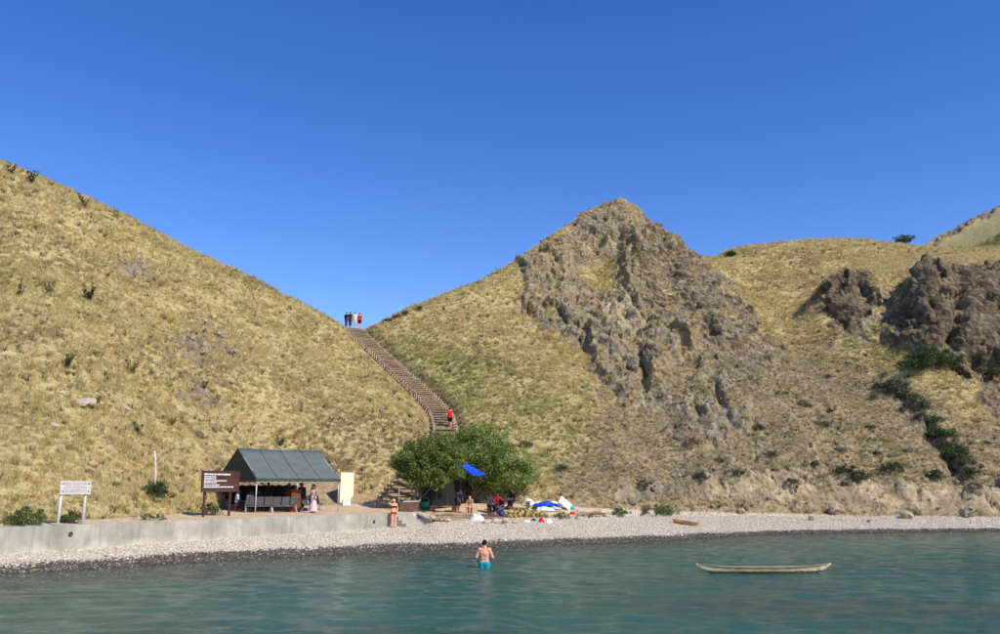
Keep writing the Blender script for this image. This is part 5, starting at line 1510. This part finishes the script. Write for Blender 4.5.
# heap of tarpaulin on the sand, sheets drying
def heap(name, label, cat, px, py, w, d, h, mat, seed, z=1.15, rz=0.0, rough=.5, n=22):
    """a crumpled heap of cloth or plastic lying on the ground"""
    V, F = [], []; g0 = seed * 3.1
    for i in range(n + 1):
        for k in range(n + 1):
            u, v = i / n * 2 - 1, k / n * 2 - 1; V.append((u * w / 2, v * d / 2, 0))
    A = np.array(V); u, v = A[:, 0] / (w / 2), A[:, 1] / (d / 2)
    wob_ = 1 + .28 * fbm(np.stack([u * 1.5, v * 1.5, u * 0 + g0], 1), 3, seed); rr = np.sqrt(u * u + v * v) / np.maximum(np.maximum(np.abs(u), np.abs(v)), 1e-6)
    A[:, 0] *= wob_ / rr; A[:, 1] *= wob_ / rr
    prof = np.clip(1 - np.maximum(np.abs(u), np.abs(v)) ** 2.5, 0, 1)
    A[:, 2] = h * prof * (.62 + rough * fbm(np.stack([A[:, 0] / .28, A[:, 1] / .28, u * 0 + g0], 1), 3, seed + 1, ridged=True)) - .03
    for i in range(n):
        for k in range(n): a = i * (n + 1) + k; F.append((a, a + n + 1, a + n + 2, a + 1))
    me = np_mesh(name, A, np.array(F)); me.materials.append(mat); o = link(bpy.data.objects.new(name, me)); o.location = gp_(px, py, z); o.rotation_euler = (0, 0, rz); tag(o, label, cat); return o
heap('blue_sheet', 'crumpled blue plastic sheet lying on the sand between white sheets', 'sheet', 547, 504.5, 1.9, .8, .32, M_BLUE, 3)
heap('white_sheet', 'white sheet bundled beside the rough bench under the tree', 'sheet', 529, 504, 1.0, .7, .5, M_SACK, 4)
heap('white_sheet', 'white cloth spread on the sand below the blue sheet', 'sheet', 545, 509, 1.4, .6, .3, M_SACK, 5)
heap('teal_cloth', 'small teal cloth beside the propped white board', 'cloth', 571, 508, .6, .4, .35, M_TEAL, 6)
heap('red_bag', 'small red bag on the sand beside the green plant', 'bag', 573.5, 513, .42, .34, .34, M_RED, 7)
heap('red_bag', 'small red bag with a white one at the edge of the pebbles', 'bag', 542, 521, .42, .34, .36, M_RED, 8, .95)
heap('white_bag', 'crumpled white plastic bag beside a red one near the pebbles', 'bag', 549.5, 521.5, .55, .42, .36, M_WHITE, 9, .95)
heap('red_cloth', 'bright red cloth bundle dropped on the foot of the concrete steps', 'cloth', 423, 522, .62, .42, .5, M_RED, 10, .85)
heap('grey_bag', 'small grey bag lying beside the red cloth bundle', 'bag', 416, 517, .42, .36, .4, M_GREYC, 11, 1.15)
def sack(label, px, py, w, h, seed, mat=M_SACK, z=1.1, name='sack'):
    root = empty(name, tuple(gp_(px, py, z)), seed); tag(root, label, 'sack')
    bm = bmesh.new(); bmesh.ops.create_icosphere(bm, subdivisions=3, radius=.5)
    co = np.array([tuple(v.co) for v in bm.verts]); nn = fbm(co * 3.5 + seed, 4, seed) * .2 + fbm(co * 1.3 + seed * 3, 2, seed + 4) * .45
    for v, k in zip(bm.verts, nn):
        c = v.co * (1 + float(k)); sq = 1.25
        v.co = Vector((math.copysign(abs(c.x * 2) ** .7 / 2, c.x) * w, math.copysign(abs(c.y * 2) ** .7 / 2, c.y) * w * .7, (c.z + .46) * h))
    me = bpy.data.meshes.new('bag'); bm.to_mesh(me); bm.free(); me.polygons.foreach_set('use_smooth', np.ones(len(me.polygons), dtype=bool)); me.materials.append(mat); link(bpy.data.objects.new('bag', me), root)
    MB().tube([(0, 0, h * .86), (.05, 0, h * .93), (.12, .02, h * .95)], [.06, .035, .07], 8).build('tied_neck', mat, root, smooth=True)
heap('white_sack', 'full white woven sack slumped on the sand below the logs', 'sack', 478, 519.5, .95, .7, .66, M_SACK, 32, rough=.3)
sack('small white sack standing beside the leaning trunk at the stair foot', 419, 506, .42, .38, 4, z=1.7)
_j = stair_pt(PATH_UP, 391, 373.5); _h = heap('red_bundle', 'dull red bundle left on a tread halfway up the stairs', 'bundle', 391, 373, .6, .4, .4, simple('dull_red_cloth', srgb(150, 60, 46), .9, .15), 31); _h.location = Vector(_j) + Vector((-.5, 0, .08))
# propped white board
p0 = gp_(566, 509); wb_ = empty('white_board', tuple(p0), .3); tag(wb_, 'white board propped aslant on a stick beside the teal cloth', 'board')
MB().box((0, 0, .42), (1.05, .03, .5), Matrix.Rotation(R(38), 3, 'Y') @ Matrix.Rotation(R(-18), 3, 'X')).build('panel', M_WHITE, wb_, bevel=.004)
MB().tube([(-.2, .3, -.05), (-.22, .1, .6)], .025, 6).build('prop', M_LOGD, wb_)
# green bucket, navy jerrycan
def bucket(label, px, py, r, h, mat, z=1.2, name='bucket'):
    root = empty(name, tuple(gp_(px, py, z))); tag(root, label, name.replace('_', ' '))
    n = 16; V, F = [], []
    for rr, zz in ((r * .8, 0), (r, h), (r * .92, h), (r * .74, .03)):
        V += [(rr * math.cos(6.2832 * k / n), rr * math.sin(6.2832 * k / n), zz) for k in range(n)]
    for l in range(3): F += [(l * n + k, l * n + (k + 1) % n, (l + 1) * n + (k + 1) % n, (l + 1) * n + k) for k in range(n)]
    F += [tuple(range(n - 1, -1, -1)), tuple(3 * n + k for k in range(n))]
    MB().add(V, F).build('tub', mat, root, smooth=True)
    MB().tube([(r * math.cos(a), 0, h + .0 + r * .9 * math.sin(a)) for a in np.linspace(0, math.pi, 9)], .008, 5).build('handle', M_STEEL, root)
bucket('pale green bucket on the ground beside the leaning trunk', 426, 508, .30, .5, M_GREENB)
bucket('navy blue bucket beside the heap of coconuts', 500.5, 517, .19, .42, M_NAVY, 1.1)
# rough counter with white top beside the stair foot
cpos = gp_(409, 510.2, 1.25); ct = empty('rough_counter', tuple(cpos), R(12)); tag(ct, 'dark low plank counter with a white cloth on top near the stair foot', 'counter')
for k in range(3): MB().box((0, -.3, .12 + .17 * k), (1.25, .05, .155)).build('plank', M_LOGD, ct, bevel=.006)
MB().box((0, 0, .56), (1.32, .6, .05)).build('top', M_LOGD, ct, bevel=.01)
for sx in (-1, 1):
    for sy in (-1, 1): MB().box((sx * .58, sy * .24, .26), (.07, .07, .54)).build('leg', M_LOGD, ct)
MB().tube([(-.6, .3, -.05), (-.6, .3, 1.55)], .045, 7).build('upright_pole', M_LOG, ct)
cl = MB().box((.12, -.02, .607), (1.0, .58, .03), jit=.03).build('white_cloth', M_SACK, None); cl.location = cpos; cl.rotation_euler = (0, 0, R(12)); tag(cl, 'white cloth lying on the dark plank counter', 'cloth')
# dark netting between poles behind the camp, enlarged to stand in for shade
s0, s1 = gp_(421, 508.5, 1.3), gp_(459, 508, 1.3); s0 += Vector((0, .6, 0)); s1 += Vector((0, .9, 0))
sn = empty('dark_screen', tuple(s0), math.atan2((s1 - s0).y, (s1 - s0).x)); sw = (s1 - s0).length; tag(sn, 'dark netting screen between rough poles, enlarged to stand in for shade under the trees', 'screen')
for k in range(3): MB().box((sw * (k + .5) / 3, .0, .98), (sw / 3 - .03, .03, 1.85), jit=.02).build('netting_and_shade_panel', M_DARK, sn)
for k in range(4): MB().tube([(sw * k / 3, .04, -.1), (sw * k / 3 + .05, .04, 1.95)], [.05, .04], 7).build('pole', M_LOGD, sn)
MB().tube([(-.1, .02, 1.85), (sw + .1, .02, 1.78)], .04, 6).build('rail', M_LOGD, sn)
# rough benches and logs
def plank_bench(label, px, py, w, h, rz, z=1.2):
    b = empty('plank_bench', tuple(gp_(px, py, z)), rz); tag(b, label, 'bench', 'rough plank benches of the camp')
    MB().box((0, 0, h), (w, .34, .05), jit=.01).build('seat', M_LOG, b, bevel=.006)
    for s in (-1, 1): MB().box((s * w * .36, 0, h / 2 - .03), (.26, .28, h), jit=.02).build('stump', M_LOGD, b, bevel=.02)
plank_bench('long plank bench in front of the dark netting screen', 444, 511, 1.9, .38, .06)
plank_bench('plank bench on stumps beside the white sheet', 519, 508, 1.6, .5, -.05)
def log(label, px, py, length, r, rz, seed, mat=M_LOG, z=1.1, tilt=0.0, name='driftwood_log', group='logs lying on the sand'):
    p = gp_(px, py, z); g = random.Random(seed); o = MB()
    pts = [Vector((length * (t - .5), g.uniform(-.05, .05) * length, r * .7 + tilt * (t - .5) * length + g.uniform(-.03, .03))) for t in np.linspace(0, 1, 7)]
    o.tube(pts, [r * g.uniform(.75, 1.1) * (1 - .35 * i / 6) for i in range(7)], 9)
    for _ in range(2):
        a = g.choice(pts[2:5]); o.tube([a, a + Vector((g.uniform(-.2, .3), g.uniform(-.2, .2), r * 1.6))], [r * .4, r * .2], 6)
    ob = o.build(name, mat, None, smooth=True); ob.location = p; ob.rotation_euler = (0, 0, rz); tag(ob, label, 'log', group)
log('long pale log lying along the front of the camp', 452, 514.5, 4.6, .13, .03, 1)
log('second long log lying just below the pale one', 470, 517.5, 4.2, .11, -.02, 2)
log('short brown log beside the white sack', 495, 515.5, 1.6, .12, .06, 3, M_LOGD)
log('short log at the end of the long pale log near the red cloth', 433, 517, 1.5, .09, .2, 4)
log('dark short log in front of the plank counter', 440, 520.5, 1.0, .07, -.2, 5, M_LOGD, .9)
dl = (('thick bleached log across the top of the driftwood heap', 2.3, .08, .12, .10), ('crooked log at the back of the driftwood heap', 1.9, .06, -.25, .16), ('forked branch in the driftwood heap', 1.6, .05, .5, .05), ('thin pale branch sticking out of the driftwood heap', 2.4, .035, -.1, -.08), ('brown branch low in the driftwood heap', 1.7, .05, .9, .0), ('short stub of wood at the edge of the driftwood heap', .9, .06, -.6, .0), ('long thin pole along the foot of the driftwood heap', 2.6, .035, .04, .02))
for i, (lb, ln, r, rz, tl) in enumerate(dl):
    log(lb, 590 + (i % 4) * 4 - 5, 514.5 + (i % 3) * 1.4 - 1.6, ln, r, rz, 20 + i, M_LOG if i % 2 == 0 else M_LOGD, 1.15, tl, 'driftwood_branch', 'driftwood heap at the back of the beach')
# stones along the edge of the sand
M_BOULD = simple('pale_boulder', srgb(186, 172, 148), .9, .2, 4, .03)
def boulder(label, px, py, w, seed, mat=M_BOULD, z=1.0, flat=.7, group='pale stones on the sand'):
    me = stone_mesh(seed + 50, 3); me.materials.append(mat); o = link(bpy.data.objects.new('stone', me)); o.location = gp_(px, py, z) + Vector((0, 0, w * flat * .25)); o.scale = (w, w * .8, w * flat); o.rotation_euler = (0, 0, seed); tag(o, label, 'stone', group)
for i, (px, py, w, lb) in enumerate(((432, 521, .5, 'flat pale stone near the red cloth'), (446, 520.5, .45, 'pale stone on the sand under the long logs'), (496, 522, .55, 'pale stone below the navy bucket'), (505, 522.5, .6, 'largest pale stone at the edge of the coconut heap'),
                                     (515, 522, .4, 'small pale stone under the coconut heap'), (487, 522, .4, 'small stone beside the white sack'), (578, 518, .35, 'lone small stone on the sand by the red bag'))):
    boulder(lb, px, py, w, i + 1)
M_ROCKB = simple('grey_cliff_stone', srgb(162, 146, 120), .95, .25, 3, .05)
for i, (px, py, w, lb) in enumerate(((834, 514, 1.1, 'angular grey block at the clay foot beside a small cave'), (968, 515, 1.2, 'rounded grey block wedged in the clay foot'), (908, 517, .9, 'grey block at the mouth of a clay hollow'), (741, 512, .6, 'small grey block at the foot of the slope behind the pebbles'), (812, 519, .5, 'low grey block lying on the pebbles by the clay'), (870, 521, .35, 'small block on the beach below a clay cave'))):
    boulder(lb, px, py, w, 10 + i, M_ROCKB, .7, .75, 'blocks at the cliff foot')
# heap of coconuts
M_COCO = [simple('yellow_husk', srgb(182, 156, 82), .7, .2), simple('green_husk', srgb(112, 116, 58), .7, .2), simple('brown_husk', srgb(126, 96, 64), .8, .2), simple('pale_husk', srgb(204, 186, 138), .7, .15)]
co_me = []
for k in range(4):
    bm = bmesh.new(); bmesh.ops.create_icosphere(bm, subdivisions=2, radius=.12)
    for v in bm.verts:
        v.co.z *= 1.25; a = math.atan2(v.co.y, v.co.x); f = 1 + .07 * math.cos(3 * a); v.co.x *= f; v.co.y *= f
    me = bpy.data.meshes.new('coconut'); bm.to_mesh(me); bm.free(); me.polygons.foreach_set('use_smooth', np.ones(len(me.polygons), dtype=bool)); me.materials.append(M_COCO[k]); co_me.append(me)
hp = gp_(525, 514.5, 1.1); gr = random.Random(12)
nm = ('yellow', 'green', 'brown', 'pale')
for i in range(150):
    u = gr.gauss(0, .5); v = gr.gauss(0, .5)
    if abs(u) > 1 or abs(v) > 1: u *= .5; v *= .5
    x, y = hp.x + u * 1.45, hp.y + v * 1.0; z = ground(x, y) + .08 + max(0, (.34 * (1 - (u * u + v * v)))) * gr.random() ** .6
    k = gr.choices((0, 1, 2, 3), (.42, .22, .2, .16))[0]
    o = link(bpy.data.objects.new('coconut', co_me[k])); o.location = (x, y, z); o.rotation_euler = (gr.uniform(0, 6), gr.uniform(0, 6), 0); s = gr.uniform(.55, 1.0); o.scale = (s, s, s)
    tag(o, nm[k] + ' husked coconut in the heap on the sand', 'coconut', nm[k] + ' coconuts in the heap')
for i, (px, py, ln, rz, lb) in enumerate(((556, 511, 1.3, .3, 'loose plank lying by the white cloth'), (533, 512, 1.1, -.5, 'loose stick between the coconuts and the blue sheet'), (512, 518, .9, .2, 'loose stick at the edge of the coconut heap'), (560, 517, 1.2, -.15, 'thin stick on the sand near the green plant'), (460, 519, 1.0, .5, 'thin stick on the sand beside the white sack'), (600, 512, 1.3, .35, 'thin stick behind the driftwood heap'))):
    log(lb, px, py, ln, .03, rz, 60 + i, M_LOG, name='stick', group='loose sticks of the camp')
heap('brown_cloth', 'dull brown cloth heaped beside the coconuts', 'cloth', 540, 513.5, .8, .5, .3, simple('brown_cloth', srgb(134, 104, 76), .9, .2), 33)
heap('grey_sheet', 'dirty grey sheet lying below the propped white board', 'sheet', 556, 507.5, .9, .5, .22, M_GREYC, 34)
heap('dark_bag', 'dark bag on the sand at the back of the coconut heap', 'bag', 535, 508.5, .6, .45, .36, M_BLACK, 35)
for i, (px, py, w, d, h, m_, lb) in enumerate(((552, 503, .8, .5, .28, M_SACK, 'white plastic sheet behind the blue sheet'), (538, 503.5, .7, .45, .3, M_SACK, 'white plastic bundle at the end of the blue sheet'), (580, 510.5, .5, .35, .22, M_GREYC, 'grey rag lying between the red bag and the driftwood heap'),
        (527, 520.5, .5, .35, .16, M_SACK, 'flattened pale bag below the coconut heap'), (534, 519.5, .45, .35, .2, M_DARK, 'dark rag below the coconut heap'), (510, 507, .5, .4, .3, M_NAVY, 'navy cloth bundle beside the bench person'), (438, 514, .5, .35, .2, M_DARK, 'dark rag on the log before the netting screen'), (603, 514, .6, .4, .2, M_LOGD, 'brown palm husk heap at the end of the driftwood'))):
    heap('cloth_heap', lb, 'cloth', px, py, w, d, h, m_, 60 + i)
# people of the camp
M = lambda px, py: gp_(px, py, 1.25)
person('person in navy clothes bending by the tree trunk in the camp', M(458, 512), R(40), 1.62, dict(che=(0, -.09, .70), nec=(0, -.15, .79), hed=(0, -.19, .86), sl=(.1, -.13, .77), sr=(-.1, -.13, .77), el=(.12, -.16, .6), er=(-.12, -.16, .6), wl=(.1, -.24, .5), wr=(-.1, -.24, .5)), skin='brown', wear=(('shirt', (30, 34, 60), .9), ('shorts', (24, 26, 40))))
person('bare legged person crouching in sand coloured clothes beside the trunk', M(469, 513), R(-20), 1.6, base=SIT, skin='fair', wear=(('shirt', (176, 128, 92), .8), ('shorts', (186, 146, 106))))
person('person in a dark blue grey shirt seated at the trunk of the shade tree', M(489, 511.5), R(30), 1.64, base=SIT, skin='brown', wear=(('shirt', (48, 56, 72), .9), ('trousers', (34, 40, 60))))
person('person in a bright red shirt seated under the shade tree', M(497, 510.5), R(-10), 1.64, base=SIT, skin='brown', wear=(('shirt', (196, 30, 40), .9), ('trousers', (40, 30, 34))))
person('person in maroon with blue jeans seated beside the navy bucket', M(503.5, 514), R(-40), 1.62, base=SIT, skin='brown', wear=(('shirt', (84, 36, 44), .9), ('trousers', (60, 72, 108))))
person('person in black seated on the plank bench beside the white sheet', M(513, 508) + Vector((0, 0, .1)), R(-30), 1.66, base=SIT, skin='brown', wear=(('shirt', (22, 22, 26), 1.6), ('trousers', (24, 24, 28))))
for px, py, lb in ((469, 513, 'low stump seat under the crouching bare legged person'), (489, 511.5, 'low stump seat under the blue grey shirted person'), (497, 510.5, 'low stump seat under the red shirted person'), (503.5, 514, 'low stump seat under the maroon topped person')):
    o = MB().tube([(0, .04, -.05), (0, .04, .2), (0, .04, .38)], [.17, .15, .16], 10).build('stump_seat', M_LOGD, None); o.location = M(px, py); tag(o, lb, 'stump')

# ================================================================== canoes
def canoe(label, loc, rz, Ln, beam, depth, mat_o, mat_i, sheer=.12, roll=0.0, name='dugout_canoe', thwarts=3):
    root = empty(name, loc, rz); root.rotation_euler = (roll, 0, rz); tag(root, label, 'canoe')
    ns, nc = 26, 9; V, F = [], []
    def section(t, inner):
        e = abs(2 * t - 1); w = beam / 2 * max(.03, (1 - e ** 2.6)) ; keel = (depth + sheer * .7) * (e ** 7); top_ = depth + sheer * e ** 2.6 * 1.0
        if inner: w = max(.01, w - .035); keel += .045
        out = []
        for k in range(nc):
            a = math.pi * k / (nc - 1); x = -w * math.copysign(abs(math.cos(a)) ** .4, math.cos(a)); s = math.sin(a) ** .9
            out.append((Ln * (t - .5) * (1 - (.012 if inner else 0)), x * (.86 + .14 * (1 - s)), top_ - (top_ - keel) * s))
        return out
    def skin(inner, name, mat):
        V, F = [], []
        for i in range(ns + 1): V += section(i / ns, inner)
        for i in range(ns):
            for k in range(nc - 1):
                a = i * nc + k; q = (a, a + 1, a + nc + 1, a + nc); F.append(q if inner else q[::-1])
        if not inner:      # gunwale strip between the two skins
            b = len(V)
            for i in range(ns + 1): V += [section(i / ns, True)[0], section(i / ns, True)[-1]]
            for i in range(ns):
                F += [(i * nc, (i + 1) * nc, b + 2 * (i + 1), b + 2 * i), (i * nc + nc - 1, b + 2 * i + 1, b + 2 * i + 3, (i + 1) * nc + nc - 1)]
        o = MB().add(V, F).build(name, mat, root, smooth=True); return o
    skin(False, 'hull', mat_o); skin(True, 'lining', mat_i)
    for t in np.linspace(.25, .75, thwarts): MB().box((Ln * (t - .5), 0, depth * .82), (.12, beam * .93 * (1 - abs(2 * t - 1) ** 2.6), .03)).build('thwart', mat_i, root)
    # solid, raised end pieces
    for s in (-1, 1): MB().box((s * Ln * .487, 0, depth + sheer * .86), (.12, .035, .04), Matrix.Rotation(-s * R(24), 3, 'Y'), taper=.7).build('end_piece', mat_o, root, bevel=.015)
    return root
def hull_mat():
    m, nt, b, _ = new_mat('worn_canoe_paint')
    tc = nt.nodes.new('ShaderNodeTexCoord'); ob = tc.outputs['Object']
    mp = nd(nt, 'ShaderNodeMapping', {'Vector': ob, 'Scale': (1, 3, 3)}).outputs[0]
    n1 = noise_(nt, mp, 3.0, 6, .7); n2 = noise_(nt, mp, 11, 4, .65)
    c = ramp(nt, n1, [(.32, srgb(160, 134, 92)), (.5, srgb(216, 194, 150)), (.7, srgb(234, 218, 180))])
    sep = nd(nt, 'ShaderNodeSeparateXYZ', {'Vector': ob}).outputs[2]
    low_ = math_(nt, 'SUBTRACT', math_(nt, 'MULTIPLY_ADD', n2, .18, .05), sep)
    c = mixc(nt, ramp(nt, math_(nt, 'MULTIPLY_ADD', low_, 6.0, .5), [(.45, 0.), (.75, 1.)]), c, srgb(96, 70, 44))
    nt.links.new(c, b.inputs['Base Color']); b.inputs['Roughness'].default_value = .7; bump_(nt, b, n2, .4, .01); return m
M_HULL = hull_mat(); M_LINING = simple('canoe_inside', srgb(150, 132, 100), .85, .2, 5)
cL, cR_ = onz(697, 573.0, 0), onz(831, 572.6, 0); cc = (cL + cR_) / 2
canoe('worn cream dugout canoe floating on the sea with upturned ends', (cc.x, cc.y, -.05), math.atan2((cR_ - cL).y, (cR_ - cL).x), (cR_ - cL).length * 1.01, .48, .24, M_HULL, M_LINING, .11)
M_ORA = simple('orange_brown_canoe_wood', srgb(206, 158, 96), .8, .15, 4, .01, stretch=(1, 5, 5))
q0, q1 = gp_(672, 521.0, .65), gp_(699.5, 525.3, .5); qc = (q0 + q1) / 2; dq = q1 - q0
o_ = canoe('small orange brown canoe hull lying on the pebbles', (qc.x, qc.y, qc.z - .02), math.atan2(dq.y, dq.x), dq.length, .42, .22, M_ORA, M_ORA, .05, R(8), thwarts=2)
o_.rotation_euler = (R(8), -math.atan2(dq.z, math.hypot(dq.x, dq.y)), math.atan2(dq.y, dq.x))
# pale flat rocks on the left hill
for i, (px, py, w, lb) in enumerate(((82, 402, 1.6, 'long flat pale rock in the grass of the left hill'), (66, 392, .5, 'small pale rock above the long flat one on the left hill'), (55, 425, .5, 'small pale rock below the long flat one on the left hill'), (126, 407, .6, 'pale rock next to a leafy plant on the left hill'), (105, 316, .7, 'pale rock high on the left hill'), (178, 345, .8, 'grey rock at the edge of the rubble patch'), (232, 352, .9, 'brown rock in the rubble patch'), (216, 334, 1.0, 'largest grey rock of the rubble patch'), (203, 352, .8, 'dark rock in the middle of the rubble patch'), (180, 342, .5, 'small dark rock of the rubble patch'))):
    p = hit(px, py); me = stone_mesh(80 + i, 3); me.materials.append(M_BOULD if i < 5 else M_ROCKB); o = link(bpy.data.objects.new('rock', me)); o.location = p + Vector((0, 0, .06)); o.scale = (w, w * .7, w * (.3 if i == 0 else .55)); o.rotation_euler = (R(25), 0, .3 * i); tag(o, lb, 'rock', 'rocks on the left hill')
